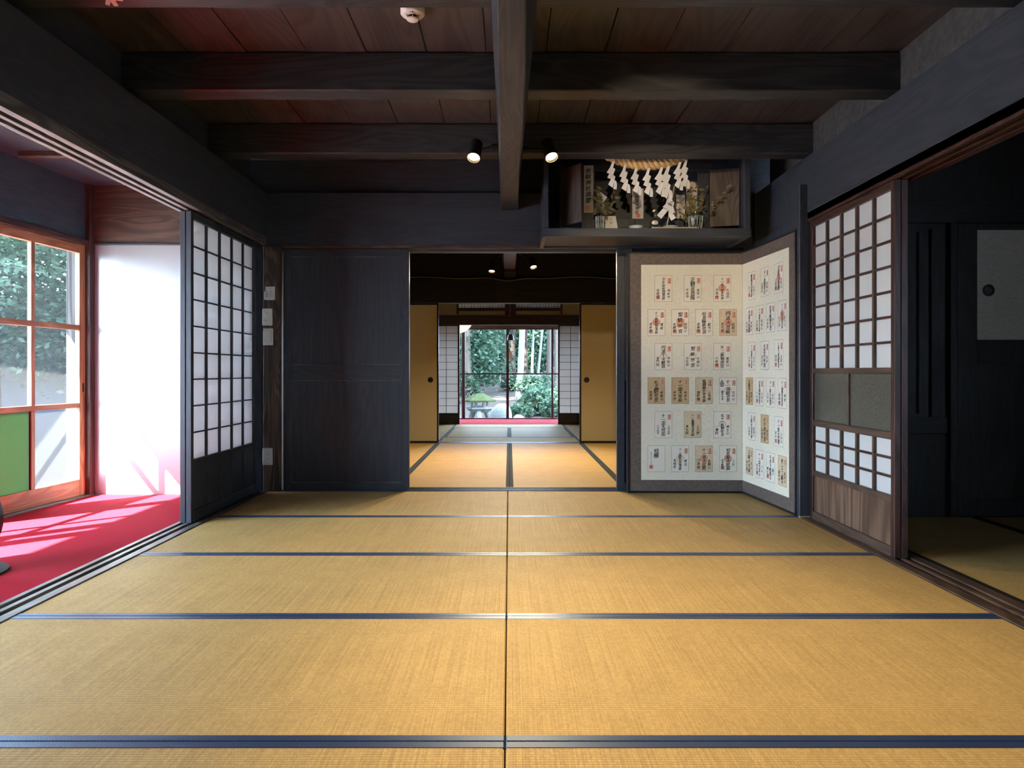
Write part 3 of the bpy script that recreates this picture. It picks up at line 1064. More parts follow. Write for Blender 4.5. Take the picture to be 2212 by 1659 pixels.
wn = window_leaf('window_1', 'orange cedar glazed sliding window beside the white board', 0.0, True)
B(-0.0015, 0.001, -0.084, -0.068, 0.735, 0.795, 'recessed_pull', 'matte_black', wn, True, 0)
refresh_kids()
for k in range(1, 4):
    w2 = window_leaf('window_%d' % (k + 1), 'orange cedar glazed sliding window out of the picture, leaf %d toward the viewer' % k, 1.012 * k, False) if k == 1 else None
    if k == 1:
        refresh_kids()
        proto2 = w2
    else:
        o = dup(proto2, label='orange cedar glazed sliding window out of the picture, leaf %d toward the viewer' % k, name='window_%d' % (k + 1))
        o.location = (-2.985 - 0.0815 * 1.0 * 1.012 * (k - 1) * 0.9967, 5.14 - 1.012 * (k - 1) * 0.9967, 0)
sl = struct('trim_6', 'grey weathered sill and boarding of the veranda windows', 'sill', (-2.985, 5.14, 0), -ROT)
B(-0.06, 0.035, -7.2, 0.0, -0.05, 0.011, 'sill_board', 'greyY', sl, True)
B(-0.05, 0.03, -7.2, 0.02, 1.763, 1.80, 'head_board', 'redY', sl, True)
B(-0.05, 0.0, -7.2, 0.02, 1.80, 2.24, 'boarding', 'darkY', sl, True)

# circulator fan cut by the left edge
t = thing('floor_fan', 'black round floor fan with a pale rim, on the carpet at the left edge', 'fan', (-2.375, 3.14, 0))
mt = Matrix.Translation((-2.40, 3.14, 0.236)) @ Matrix.Rotation(math.radians(90), 4, 'X')
mb = MB()
mb.lathe([(0.05, -0.09), (0.15, -0.07), (0.186, -0.02), (0.188, 0.03), (0.15, 0.05), (0.04, 0.06)], mt, 40)
mb.obj('fan_body', 'black', t, smooth=True)
MB().tube([mt @ Vector((0.190 * math.cos(a), 0.190 * math.sin(a), 0.02)) for a in np.linspace(0, 2 * PI, 49)], 0.005, 6, cap=False).obj('rim', 'fan_rim', t, smooth=True)
mb = MB()
for rr_ in (0.06, 0.1, 0.14):
    mb.tube([mt @ Vector((rr_ * math.cos(a), rr_ * math.sin(a), 0.055)) for a in np.linspace(0, 2 * PI, 33)], 0.002, 5, cap=False)
for k in range(24):
    a = 2 * PI * k / 24
    mb.tube([mt @ Vector((r_ * math.cos(a), r_ * math.sin(a), z_)) for r_, z_ in ((0.03, 0.062), (0.12, 0.06), (0.186, 0.028))], 0.0015, 4)
mb.obj('guard', 'matte_black', t)
MB().lathe([(0.20, 0.0), (0.20, 0.008), (0.13, 0.02), (0.03, 0.05), (0.03, 0.10)], Matrix.Translation((-2.39, 3.10, 0.001)), 32).obj('base', 'matte_black', t, smooth=True)

# ------------------------------------------------------------------ wall fittings on the grained post
YP = YB - 0.03


def plate(cx, cz, wd, hg, label, name, cat):
    t = thing(name, label, cat, (cx, YP, cz))
    MB().box(cx - wd / 2, cx + wd / 2, YP - 0.008, YP, cz - hg / 2, cz + hg / 2).obj('cover_plate', 'white_plastic', t, bevel=0.0035)
    return t


sc = YP / 1558.0
px = lambda x: (x - 1100) * sc
pz = lambda y: H + (803 - y) * sc
t = thing('remote_holder', 'white wall holder for a remote, topmost on the grained post', 'holder', (px(584), YP, pz(634)))
cx, cz = px(584), pz(634)
MB().box(cx - 0.034, cx + 0.034, YP - 0.004, YP, cz - 0.048, cz + 0.05).obj('back_plate', 'white_plastic', t, bevel=0.001)
mb = MB()
mb.box(cx - 0.036, cx - 0.024, YP - 0.026, YP - 0.004, cz - 0.048, cz + 0.014)
mb.box(cx + 0.024, cx + 0.036, YP - 0.026, YP - 0.004, cz - 0.048, cz + 0.014)
mb.box(cx - 0.024, cx + 0.024, YP - 0.026, YP - 0.004, cz - 0.048, cz - 0.030)
mb.obj('cradle', 'white_plastic', t, bevel=0.002)
for dz in (0.038, 0.017):
    MB().lathe([(0.0001, 0), (0.0034, 0.0), (0.0028, 0.002)], Matrix.Translation((cx + 0.004, YP - 0.004, cz + dz)) @ Matrix.Rotation(PI / 2, 4, 'X'), 10).obj('screw', 'screw', t)

t = plate(px(578), pz(685), 0.074, 0.124, 'white dimmer plate with a round knob, middle of the wall controls', 'dimmer_switch', 'switch')
cx, cz = px(578), pz(685)
MB().box(cx - 0.024, cx + 0.024, YP - 0.0105, YP - 0.008, cz - 0.046, cz + 0.046).obj('insert', 'white_plastic', t, bevel=0.001)
MB().lathe([(0.0175, 0), (0.0175, 0.008), (0.0155, 0.011), (0.0001, 0.011)], Matrix.Translation((cx - 0.002, YP - 0.010, cz + 0.017)) @ Matrix.Rotation(PI / 2, 4, 'X'), 24).obj('knob', 'white_plastic', t, smooth=True)
MB().box(cx - 0.019, cx + 0.019, YP - 0.0135, YP - 0.0105, cz - 0.040, cz - 0.010).obj('push_button', 'white_plastic', t, bevel=0.001)
MB().box(cx - 0.014, cx - 0.002, YP - 0.0138, YP - 0.0134, cz - 0.027, cz - 0.023).obj('mark', 'grey_plastic', t)

t = plate(px(579.5), pz(727.5), 0.074, 0.124, 'white light switch plate with two rockers, lowest of the three controls', 'light_switch', 'switch')
cx, cz = px(579.5), pz(727.5)
for k in (0, 1):
    MB().box(cx - 0.022, cx + 0.022, YP - 0.012, YP - 0.008, cz - 0.046 + 0.0465 * k, cz - 0.0005 + 0.0465 * k).obj('rocker', 'white_plastic', t, bevel=0.0012)
MB().box(cx + 0.0225, cx + 0.0245, YP - 0.0088, YP - 0.0078, cz - 0.046, cz + 0.046).obj('gap_shadow_strip', 'grey_plastic', t)  # solid grey strip standing in for the shade beside the rockers

t = plate(px(578.5), pz(986), 0.074, 0.124, 'white double wall socket low on the grained post', 'wall_socket', 'socket')
cx, cz = px(578.5), pz(986)
MB().box(cx - 0.02, cx + 0.02, YP - 0.0095, YP - 0.008, cz - 0.034, cz + 0.034).obj('insert', 'white_plastic', t, bevel=0.0007)
for dz in (0.017, -0.017):
    for dx in (-0.006, 0.006):
        MB().box(cx + dx - 0.001, cx + dx + 0.001, YP - 0.0098, YP - 0.0094, cz + dz - 0.005, cz + dz + 0.005).obj('slot', 'screw', t)

# ------------------------------------------------------------------ spotlights on the central beam
def spotlight(label, attach, body, aim, power, group, size=math.radians(110), blend=0.9, r=0.039, length=0.125):
    """attach on the beam, body centre, aim direction"""
    t = thing('spotlight', label, 'spotlight', attach, 0, group)
    aim = Vector(aim).normalized()
    q = aim.to_track_quat('Z', 'Y').to_matrix().to_4x4()
    mt = Matrix.Translation(body) @ q
    hl = length / 2
    MB().lathe([(0.0001, -hl), (r * 0.86, -hl), (r, -hl + 0.006), (r, hl), (r * 0.9, hl), (r * 0.84, hl - 0.012), (0.0001, hl - 0.014)], mt, 28).obj('housing', 'matte_black', t, smooth=True)
    ln = MB().lathe([(0.0001, hl - 0.0135), (r * 0.82, hl - 0.0120), (r * 0.6, hl - 0.006), (0.0001, hl - 0.004)], mt, 24).obj('lens', 'lamp', t, smooth=True)
    MB().tube([mt @ Vector((r * 0.95 * math.cos(a), r * 0.95 * math.sin(a), hl)) for a in np.linspace(0, 2 * PI, 33)], 0.002, 6, cap=False).obj('rim', 'gold', t, smooth=True)
    at = Vector(attach)
    bc = Vector(body)
    d_ = (bc - at)
    p1 = at + d_ * 0.25
    MB().tube([at, p1], [0.016, 0.016], 12).obj('mount', 'matte_black', t, smooth=True)
    MB().tube([p1, at + d_ * 0.7], [0.008, 0.007], 10).obj('arm', 'matte_black', t, smooth=True)
    ld = bpy.data.lights.new('spot_beam', 'SPOT')
    ld.energy = power
    ld.color = (1.0, 0.77, 0.44)
    ld.spot_size = size
    ld.spot_blend = blend
    ld.shadow_soft_size = 0.03
    lo = bpy.data.objects.new('spot_beam', ld)
    C.objects.link(lo)
    lo.location = bc + aim * (hl + 0.012)
    lo.rotation_euler = aim.to_track_quat('-Z', 'Y').to_euler()
    lo.parent = t
    lo.matrix_parent_inverse = base_matrix(t).inverted()
    return t


W = lambda x, y, d: Vector(((x - 1100) * d / 1558.0, d, H + (803 - y) * d / 1558.0))
GL = 'spotlights on the central beams'
SP = 32
spotlight('lit black spotlight on the left side of the central beam, main room', (-0.066, 4.2, 2.19), W(1026, 325, 4.2), (-0.10, -0.52, -0.85), SP * 0.7, GL)
spotlight('lit black spotlight on the right side of the central beam, main room', (0.082, 4.2, 2.17), W(1186, 324, 4.2), (0.22, -0.50, -0.84), SP * 0.8, GL)
spotlight('black spotlight above the viewer, left side of the central beam', (-0.062, 2.05, 2.19), (-0.21, 2.05, 2.16), (-0.22, 0.12, -0.95), SP * 0.8, 'spotlights above the viewer', size=math.radians(84), blend=0.8)
spotlight('black spotlight above the viewer, right side of the central beam', (0.10, 2.05, 2.19), (0.27, 2.05, 2.16), (0.17, 0.03, -0.985), SP * 2.9, 'spotlights above the viewer', size=math.radians(84), blend=0.8)
spotlight('black spotlight above the viewer turned toward the shrine shelf', (0.10, 1.45, 2.19), (0.25, 1.45, 2.14), (0.235, 0.97, -0.115), SP * 3.4, 'spotlights above the viewer', size=math.radians(28), blend=0.9)

# smoke detector
t = thing('smoke_detector', 'white round smoke detector on the ceiling boards at the top', 'smoke detector', (-0.415, 3.10, ZC))
mt = Matrix.Translation((-0.415, 3.10, ZC + 0.002)) @ Matrix.Rotation(PI, 4, 'X')
MB().lathe([(0.052, 0), (0.052, 0.030), (0.047, 0.036), (0.028, 0.040), (0.0001, 0.040)], mt, 36).obj('housing', 'white_plastic', t, smooth=True)
MB().lathe([(0.021, 0.038), (0.021, 0.052)], mt, 24).obj('sensing_chamber', 'matte_black', t, smooth=True)
MB().lathe([(0.025, 0.050), (0.026, 0.055), (0.022, 0.058), (0.0001, 0.059)], mt, 28).obj('cap', 'white_plastic', t, smooth=True)
for k in range(6):
    a = 2 * PI * k / 6 + 0.4
    mk = mt @ Matrix.Rotation(a, 4, 'Z')
    mb = MB()
    mb.prism([(0.020, 0.039), (0.036, 0.039), (0.026, 0.054), (0.020, 0.054)], lambda p_, q_, tt: mk @ Vector((p_, tt, q_)), -0.0012, 0.0012)
    mb.obj('rib', 'white_plastic', t)
MB().lathe([(0.0075, 0.0395), (0.0075, 0.0412), (0.0001, 0.0412)], mt @ Matrix.Translation((0.0, 0.036, 0)), 16).obj('indicator', 'grey_plastic', t)
MB().lathe([(0.0045, 0.0405), (0.0045, 0.0420), (0.0001, 0.0420)], mt @ Matrix.Translation((0.0, 0.036, 0)), 14).obj('indicator_light', 'white_plastic', t)

# paper scrap nailed under the nearest beam
t = thing('paper_scrap', 'small white folded paper stuck under the beam at the top left', 'paper', (-1.475, 2.665, 2.25))
for (a, b, c_, d_) in [((0.0, 0.0), (0.016, 0.004), (-0.02, 0.06), (-0.032, 0.05)), ((0.004, 0.0), (0.024, 0.0), (0.012, 0.062), (-0.006, 0.064)), ((0.0, 0.0), (0.0, 0.014), (0.046, 0.028), (0.05, 0.018))]:
    mb = MB()
    mb.prism([a, b, c_, d_], lambda p_, q_, tt: (-1.475 + p_, 2.67 + q_ - 0.03, 2.2485 - tt), 0.0, 0.004)
    mb.obj('strip', 'paper', t)

# ------------------------------------------------------------------ folding screen
PX = Vector((1.679, 5.19, 0.0))
fsn = thing('folding_screen', 'two-fold screen of pasted temple calligraphy cards in a brown brocade border', 'folding screen', PX)
SH = 1.735
DL = (Vector((0.858, 5.205, 0)) - PX)
DR = (Vector((1.739, 4.37, 0)) - PX)


def panel_frame(dirv, right):
    L = dirv.length
    d = dirv.normalized()
    e = d if right else -d                     # screen-right as the viewer sees it
    n = Vector((0, 0, 1)).cross(e)             # points away from viewer or toward; fix below
    if n.dot(Vector((0, -1, 0)) if not right else Vector((-1, 0, 0))) < 0:
        n = -n
    def f(u, z, h=0.0):
        q = PX + d * u + n * h
        return Vector((q.x, q.y, z + 0.002))
    return L, d, e, n, f


CARDS = {False: [
    [('千手観世音菩薩', '地蔵堂', '角新田', 'w', 's'), ('正観音菩薩', '不陸寺', '清州山', 'w', ''), ('十一面天神本地佛', '天福寺', '大福田', 'w', 'rs')],
    [('十一面観世音菩薩', '清泰寺', '曽根', 'w', 'rs'), ('聖観世音', '金蔵院', '和田山', 'w', 'qs'), ('如意輪観世音', '金蔵院', '歓光山', 'w', 's'), ('円通大悲殿', '東光寺', '前栃山', 'b', 'rs')],
    [('円通千手観音', '普門院', '甲新山', 'w', 'o'), ('聖観世音', '自在院', '松福山', 'w', 'o'), ('不二尊観世音', '元智寺', '東雲山', 'w', 's')],
    [('札正観世音', '智蔵寺', '福泉山', 't', ''), ('十一面大悲殿', '永寿寺', '谷栄山', 't', ''), ('馬頭観世音菩薩', '遍照院', '上尾崎', 'b', 'os'), ('十一面観世音', '御長谷寺', '太天山', 'w', 'om')],
    [('十一面大悲殿', '山大悲堂', '大野松原', 'w', ''), ('十一面観世音菩薩', '真光院', '上大野', 'b', ''), ('札十一面観世音', '一乗院', '佛生山', 'w', 'o')],
    [('結願', '昭和六十年十二月吉日', '', 'w', 'k'), ('十一面観世音菩薩', '善福寺', '恩名', 'w', 'o'), ('十一面大悲殿', '円満寺', '金剛山', 'b', 'rs'), ('如意輪大悲殿', '如意輪堂', '上片', 'w', 'rs')]],
    True: [
    [('聖観世音菩薩', '西光寺', '法蓮山', 'w', 's'), ('十一面観世音', '正福寺', '瑠璃山', 'w', ''), ('正覚大悲殿', '法蔵院', '天照山', 'w', 'rs')],
    [('大聖大悲殿', '東福寺', '慈眼山', 'w', 's'), ('十一面観世音菩薩', '宝蔵寺', '青竜山', 'w', 's'), ('如意輪観世音', '安養院', '浄土', 'w', ''), ('十一面観世音菩薩', '弘法寺', '医王山', 'w', 'q')],
    [('十一面観世音菩薩', '光明院', '永光山', 'w', 's'), ('大悲大慈殿', '西念寺', '光照', 'w', ''), ('三面六臂観世音', '東林寺', '大雲山', 'w', 's')],
    [('正観世音菩薩', '長福寺', '遍照山', 't', ''), ('如意輪観世音', '下妙寺', '玉泉山', 'w', 's'), ('十一面大悲殿', '大円寺', '金光山', 'w', ''), ('十一面観世音菩薩', '福蔵院', '高徳', 'w', 's')],
    [('正観世音菩薩', '大長寺', '霊鷲山', 'w', ''), ('大日観世音', '常福寺', '照光山', 't', ''), ('十一面大悲殿', '東泉寺', '玉峯山', 'w', 's')],
    [('正観大悲殿', '蓮台寺', '尾山', 'b', 's'), ('十一面大悲心', '慈恩寺', '久山', 'w', 's'), ('千手千眼観音', '観音堂', '瀧下', 'w', 'ks'), ('第三十三観音', '報恩寺', '松林山', 'b', '')]]}
ROWZ = [1.4725 - 0.2453 * i for i in range(6)]
U4 = [0.619, 0.448, 0.277, 0.105]
U3 = [0.568, 0.358, 0.146]
CW, CH = 0.1245, 0.191

for right, dirv in ((False, DL), (True, DR)):
    L, d, e, n, f = panel_frame(dirv, right)
    def slab(u0, u1, z0, z1, h0, h1, nm, mat, lab=None):
        mb = MB()
        vs = [f(u, z, h) for h in (h0, h1) for u, z in ((u0, z0), (u1, z0), (u1, z1), (u0, z1))]
        mb.add(vs, [(0, 1, 2, 3), (4, 5, 6, 7), (0, 1, 5, 4), (1, 2, 6, 5), (2, 3, 7, 6), (3, 0, 4, 7)])
        return mb.obj(nm, mat, fsn, label=lab)
    slab(0.001, L - 0.014, 0.014, SH - 0.012, -0.016, -0.001, 'panel_core', 'matte_black')
    slab(0.0, L, 0.0, 0.014, -0.02, 0.004, 'lacquer_rail', 'black')
    slab(0.0, L, SH - 0.012, SH, -0.02, 0.004, 'lacquer_rail', 'black')
    slab(L - 0.014, L, 0.0, SH, -0.02, 0.004, 'lacquer_stile', 'black')
    bw = 0.079
    slab(0.002, L - 0.014, 0.014, 0.014 + bw, -0.001, 0.0015, 'brocade_border', 'brocade')
    slab(0.002, L - 0.014, SH - 0.012 - bw, SH - 0.012, -0.001, 0.0015, 'brocade_border', 'brocade')
    slab(L - 0.014 - bw, L - 0.014, 0.014 + bw, SH - 0.012 - bw, -0.001, 0.0015, 'brocade_border', 'brocade')
    slab(0.002, L - 0.014 - bw, 0.014 + bw, SH - 0.012 - bw, -0.001, 0.001, 'mounting_paper', 'mount')
    for ri, row in enumerate(CARDS[right]):
        us = U4 if len(row) == 4 else U3
        if right:
            us = [q + 0.018 for q in us[::-1]]
        for (main, lft, rgt, paper_, seals), u in zip(row, us):
            zc = ROWZ[ri]
            cw, chh = CW / 2, CH / 2
            def g(a, b, h=0.0, u=u, zc=zc):      # card-local: a right, b up
                return f(u + (a if right else -a), zc + b, h)
            def rect(mb, a0, a1, b0, b1, h, mi=0):
                mb.add([g(a0, b0, h), g(a1, b0, h), g(a1, b1, h), g(a0, b1, h)], [(0, 1, 2, 3)], mi)
            mb = MB()
            vs = [g(a, b, h) for h in (0.001, 0.0018) for a, b in ((-cw, -chh), (cw, -chh), (cw, chh), (-cw, chh))]
            mb.add(vs, [(4, 5, 6, 7), (0, 1, 5, 4), (1, 2, 6, 5), (2, 3, 7, 6), (3, 0, 4, 7)], 0)
            ew = 0.0016
            for (a0, a1, b0, b1) in ((-cw, cw, -chh, -chh + ew), (-cw, cw, chh - ew, chh), (-cw, -cw + ew, -chh, chh), (cw - ew, cw, -chh, chh)):
                rect(mb, a0, a1, b0, b1, 0.0020, 1)
            card = mb.obj('calligraphy_card', [{'w': 'card_white', 't': 'card_tan', 'b': 'card_buff'}[paper_], 'card_line'], fsn)
            ms = MB()
            fp = lambda a, b: g(a, b, 0.0022)
            if 'k' not in seals or right:
                rect(ms, 0.030, 0.054, 0.036, 0.074, 0.0021, 1)         # number stamp, top right
                rect(ms, 0.030, 0.054, 0.036, 0.044, 0.00215, 0 if ('s' in seals or 'r' in seals) else 1)
            ring_c = []
            if 'r' in seals or 'o' in seals:
                r0, r1 = (0.0, 0.027) if 'r' in seals else (0.021, 0.025)
                N = 28
                for k in range(N):
                    a0, a1 = 2 * PI * k / N, 2 * PI * (k + 1) / N
                    cy = 0.002
                    ms.add([fp(r1 * math.cos(a0), cy + r1 * math.sin(a0)), fp(r1 * math.cos(a1), cy + r1 * math.sin(a1)),
                            fp(max(r0, 1e-4) * math.cos(a1), cy + max(r0, 1e-4) * math.sin(a1)), fp(max(r0, 1e-4) * math.cos(a0), cy + max(r0, 1e-4) * math.sin(a0))], [(0, 1, 2, 3)], 1)
                    if 'r' in seals:
                        ms.add([g(r1 * math.cos(a0), cy + r1 * math.sin(a0), 0.0023), g(r1 * math.cos(a1), cy + r1 * math.sin(a1), 0.0023),
                                g(r1 * 0.9 * math.cos(a1), cy + r1 * 0.9 * math.sin(a1), 0.0023), g(r1 * 0.9 * math.cos(a0), cy + r1 * 0.9 * math.sin(a0), 0.0023)], [(0, 1, 2, 3)], 0)
            if 'q' in seals:
                rect(ms, -0.026, 0.030, -0.032, 0.026, 0.0022, 1)
            if 's' in seals:
                rect(ms, -0.052, -0.026, -0.078, -0.052, 0.0022, 1)
                for k in range(3):
                    rect(ms, -0.050 + 0.009 * k, -0.046 + 0.009 * k, -0.076, -0.054, 0.0023, 0)
            if 'k' in seals:
                rect(ms, -0.050, -0.024, -0.072, -0.046, 0.0022, 0)
            if ms.v:
                ms.obj('seal_stamp', ['seal', 'seal_pale'], card, kind='stuff')
            ml = MB()
            fl_ = lambda a, b: g(a, b, 0.0026)
            if main == '結願':
                column(ml, main, 0.0, 0.072, 0.036, 0.034, fl_, 0.02, 0.08)
                column(ml, lft, -0.037, 0.046, 0.010, 0.0090, fl_, 0.0, 0.05)
            else:
                k = len(main)
                span = 0.160
                stp = span / k
                column(ml, main, 0.0, 0.078, min(0.034, stp * 1.12), stp, fl_, 0.022, 0.12)
                stp = min(0.026, 0.070 / len(lft))
                column(ml, lft, -0.040, 0.0, min(0.0225, stp), stp, fl_, 0.012, 0.1)
                stp = min(0.026, 0.070 / len(rgt))
                column(ml, rgt, 0.038, -0.002, min(0.0225, stp), stp, fl_, 0.012, 0.1)
                column(ml, '第' + random.choice('一二三四五六七八九十') + '番', 0.045, 0.074, 0.0085, 0.0082, fl_, 0.01, 0.0)
            if 'm' in seals:
                for (a0, a1, b0, b1) in ((-0.056, -0.030, 0.030, 0.034), (-0.056, -0.030, 0.040, 0.043), (-0.054, -0.032, 0.049, 0.053), (-0.052, -0.034, 0.060, 0.064), (-0.050, -0.036, 0.070, 0.074),
                                         (-0.056, -0.053, 0.030, 0.064), (-0.033, -0.030, 0.030, 0.064), (-0.045, -0.041, 0.030, 0.074)):
                    rect(ml, a0, a1, b0, b1, 0.0026)
            ml.obj('brush_lettering', 'ink', card, kind='stuff')

# ------------------------------------------------------------------ household shrine shelf (kamidana)
ks = thing('shrine_shelf', 'dark hanging shrine shelf with open cabinet doors above the folding screen', 'shelf', (0.92, 5.29, 1.776))
X0, X1, Y0, Y1 = 0.222, 1.620, 4.83, 5.295
SZ = 1.836
mb = MB()
mb.box(X0, X1, Y0, Y1, SZ - 0.012, SZ)
mb.obj('shelf_board', 'darkX', ks, bevel=0.001)
B(X0, X1, Y0 - 0.004, Y0 + 0.022, 1.780, SZ - 0.0005, 'front_rail', 'darkX', ks)
B(X0 + 0.03, X1 - 0.03, Y0 + 0.022, Y1, 1.790, 1.80, 'underside_board', 'beamX', ks, bevel=0.001)
B(X0, X0 + 0.03, Y0 + 0.022, Y1, 1.778, 1.824, 'side_rail', 'brownY', ks)
B(X1 - 0.03, X1, Y0 + 0.022, Y1, 1.778, 1.824, 'side_rail', 'beamY', ks)
B(X0 + 0.03, X1 - 0.03, Y1 - 0.03, Y1, 1.778, 1.824, 'back_rail', 'beamX', ks)
B(X0 + 0.008, X0 + 0.042, Y0, Y0 + 0.034, SZ, 2.43, 'front_post', 'darkZ', ks)
B(X1 - 0.045, X1 - 0.005, Y0, Y0 + 0.034, SZ, 2.43, 'front_post', 'darkZ', ks)
B(X0 + 0.008, X0 + 0.02, Y0 + 0.034, Y1, SZ, 2.43, 'side_board', 'darkY', ks)
B(X1 - 0.02, X1 - 0.008, Y0 + 0.034, Y1, SZ, 2.43, 'side_board', 'darkY', ks)
B(X0 + 0.02, X1 - 0.02, Y1 - 0.012, Y1, SZ, 2.43, 'back_board', 'darkX', ks, bevel=0)
B(0.35, 1.42, 5.085, Y1 - 0.012, SZ, 1.955, 'inner_step', 'darkX', ks)
for q in (0.88, 1.02, 1.20):
    B(q, q + 0.012, 5.079, 5.085, SZ + 0.004, 1.951, 'step_batten', 'beamZ', ks, bevel=0.001)
B(0.35, 1.42, 5.03, 5.085, SZ, 1.884, 'cabinet_sill', 'darkX', ks)
B(0.35, 1.42, 5.05, 5.085, 2.287, 2.33, 'cabinet_head', 'darkX', ks)
B(0.352, 0.60, 5.052, 5.066, 1.884, 2.287, 'cabinet_stile', 'darkZ', ks)
B(1.32, 1.40, 5.052, 5.066, 1.884, 2.287, 'cabinet_stile', 'darkZ', ks)


def leaf_door(p0, p1, z0, z1, th=0.014):
    p0, p1 = Vector(p0), Vector(p1)
    nn = Vector((-(p1 - p0).y, (p1 - p0).x, 0)).normalized() * th
    mb = MB()
    vs = [(p0.x, p0.y, z0), (p1.x, p1.y, z0), ((p1 + nn).x, (p1 + nn).y, z0), ((p0 + nn).x, (p0 + nn).y, z0)]
    vs += [(a, b, z1) for a, b, _ in vs]
    mb.add(vs, [(0, 1, 2, 3), (4, 5, 6, 7), (0, 1, 5, 4), (1, 2, 6, 5), (2, 3, 7, 6), (3, 0, 4, 7)])
    return mb.obj('cabinet_door', 'shrine_wood', ks, bevel=0.002)


leaf_door((0.3616, 5.03, 0), (0.4836, 4.86, 0), 1.887, 2.283)
leaf_door((1.401, 5.045, 0), (1.592, 4.99, 0), 1.887, 2.285)

# straw rope with paper streamers
DR_ = 4.78
kr = DR_ / 1558.0
RX = lambda x: (x - 1100) * kr
RZ = lambda y: H + (803 - y) * kr
rope = thing('straw_rope', 'thick twisted straw rope swagged in front of the shrine shelf', 'rope', (RX(1400), DR_, RZ(356)))
NN = 90
for s_ in range(3):
    pts, rd = [], []
    for i in range(NN + 1):
        u = i / NN
        xx = 1288 + (1506 - 1288) * u
        yy = 326 + 29.5 * (1 - (2 * u - 1) ** 2) ** 0.9
        R = (4.5 + 7.5 * math.sin(PI * min(1, max(0, u * 1.0))) ** 0.8) * kr
        ang = 2 * PI * (u * 6.4 + s_ / 3.0)
        dz = -R * 0.56 * math.cos(ang)
        dy = R * 0.56 * math.sin(ang)
        pts.append((RX(xx), DR_ + dy, RZ(yy) + dz))
        rd.append(R * 0.52)
    MB().tube(pts, rd, 10).obj('strand', 'straw', rope, smooth=True)
for xx in (1290, 1504):
    MB().tube([(RX(xx), DR_, RZ(328)), (RX(xx) + 0.004, DR_ + 0.01, RZ(315)), (RX(xx), DR_ + 0.055, 2.42)], 0.003, 6).obj('hanging_cord', 'straw', rope)
mb = MB()
for (a, b) in (((1372, 352), (1340, 343)), ((1385, 350), (1405, 341)), ((1380, 366), (1372, 376)), ((1376, 350), (1415, 344))):
    mb.tube([(RX(a[0]), DR_ - 0.02, RZ(a[1])), (RX(b[0]), DR_ - 0.025, RZ(b[1]))], 0.0016, 5)
mb.obj('loose_straws', 'straw', rope)

ZIG = [[(120, 0), (168, 10), (130, 150), (60, 265), (0, 240), (70, 130)],
       [(135, 145), (180, 175), (140, 280), (90, 390), (10, 355), (60, 260)],
       [(140, 290), (182, 330), (165, 400), (130, 560), (35, 490), (90, 385)],
       [(165, 400), (205, 430), (218, 500), (210, 600), (140, 590), (150, 500)]]


def zigzag(t, ox, oy, d, k, mirror=False, tilt=0.0, scale=1.0, polys=ZIG, mat='paper'):
    """folded paper chain hung from a point (world x, depth, top z); polys in tenths of a photo pixel"""
    for i, pl in enumerate(polys):
        mb = MB()
        pts = []
        for a, b in pl:
            a = (a - 144) / 9.76 * k * scale
            b = -b / 9.76 * k * scale
            if mirror:
                a = -a
            a, b = a * math.cos(tilt) - b * math.sin(tilt), a * math.sin(tilt) + b * math.cos(tilt)
            pts.append((a, b))
        yy = d - 0.004 * (i % 2)
        mb.prism(pts, lambda p_, q_, tt: (ox + p_, yy + tt + 0.10 * p_ * (1 if i % 2 else -1), oy + q_), 0.0, 0.0012)
        mb.obj('fold', mat, t)


ordn = ['first', 'second', 'third', 'fourth', 'fifth', 'sixth', 'seventh', 'eighth']
for i, (x, y, s_) in enumerate([(1324, 351, 1.0), (1350, 357, 1.02), (1374.5, 362, 1.0), (1400, 366, 1.02), (1428.5, 363, 1.05), (1444, 359, 1.25), (1467, 353, 1.0), (1481, 348, 1.02)]):
    t = thing('paper_streamer', '%s white zigzag paper streamer from the left under the straw rope' % ordn[i], 'paper streamer', (RX(x), DR_ - 0.01, RZ(y)), 0, 'paper streamers on the straw rope')
    zigzag(t, RX(x), RZ(y) , DR_ - 0.034 + 0.01 * (i % 3), kr, tilt=random.uniform(-0.06, 0.06), scale=s_)

# talismans
def slip(name, label, x0, x1, z0, z1, y, text, size, mat='ofuda', top=None, seal=None, seal_m='seal_pale', th=0.006, step=None):
    t = thing(name, label, 'talisman', ((x0 + x1) / 2, y, z0))
    mb = MB()
    poly = [(x0, z0), (x1, z0), (x1, z1)] + ([((x0 + x1) / 2, z1 + top)] if top else []) + [(x0, z1)]
    mb.prism(poly, lambda a, b, tt: (a, tt, b), y, y + th)
    mb.obj('board', mat, t)
    if text:
        ml = MB()
        cx_ = (x0 + x1) / 2 - 0.006
        st_ = step or size * 1.05
        column(ml, text, cx_, z1 - 0.018, size, st_, lambda a, b: (a, y - 0.0006, b), 0.03, 0.03)
        ml.obj('brush_lettering', 'ink', t, kind='stuff')
    if seal:
        cx_, cz_, w_ = seal
        ms = MB()
        ms.add([(cx_ - w_, y - 0.0004, cz_ - w_), (cx_ + w_, y - 0.0004, cz_ - w_), (cx_ + w_, y - 0.0004, cz_ + w_), (cx_ - w_, y - 0.0004, cz_ + w_)], [(0, 1, 2, 3)])
        ms.obj('seal_stamp', seal_m, t)
    return t


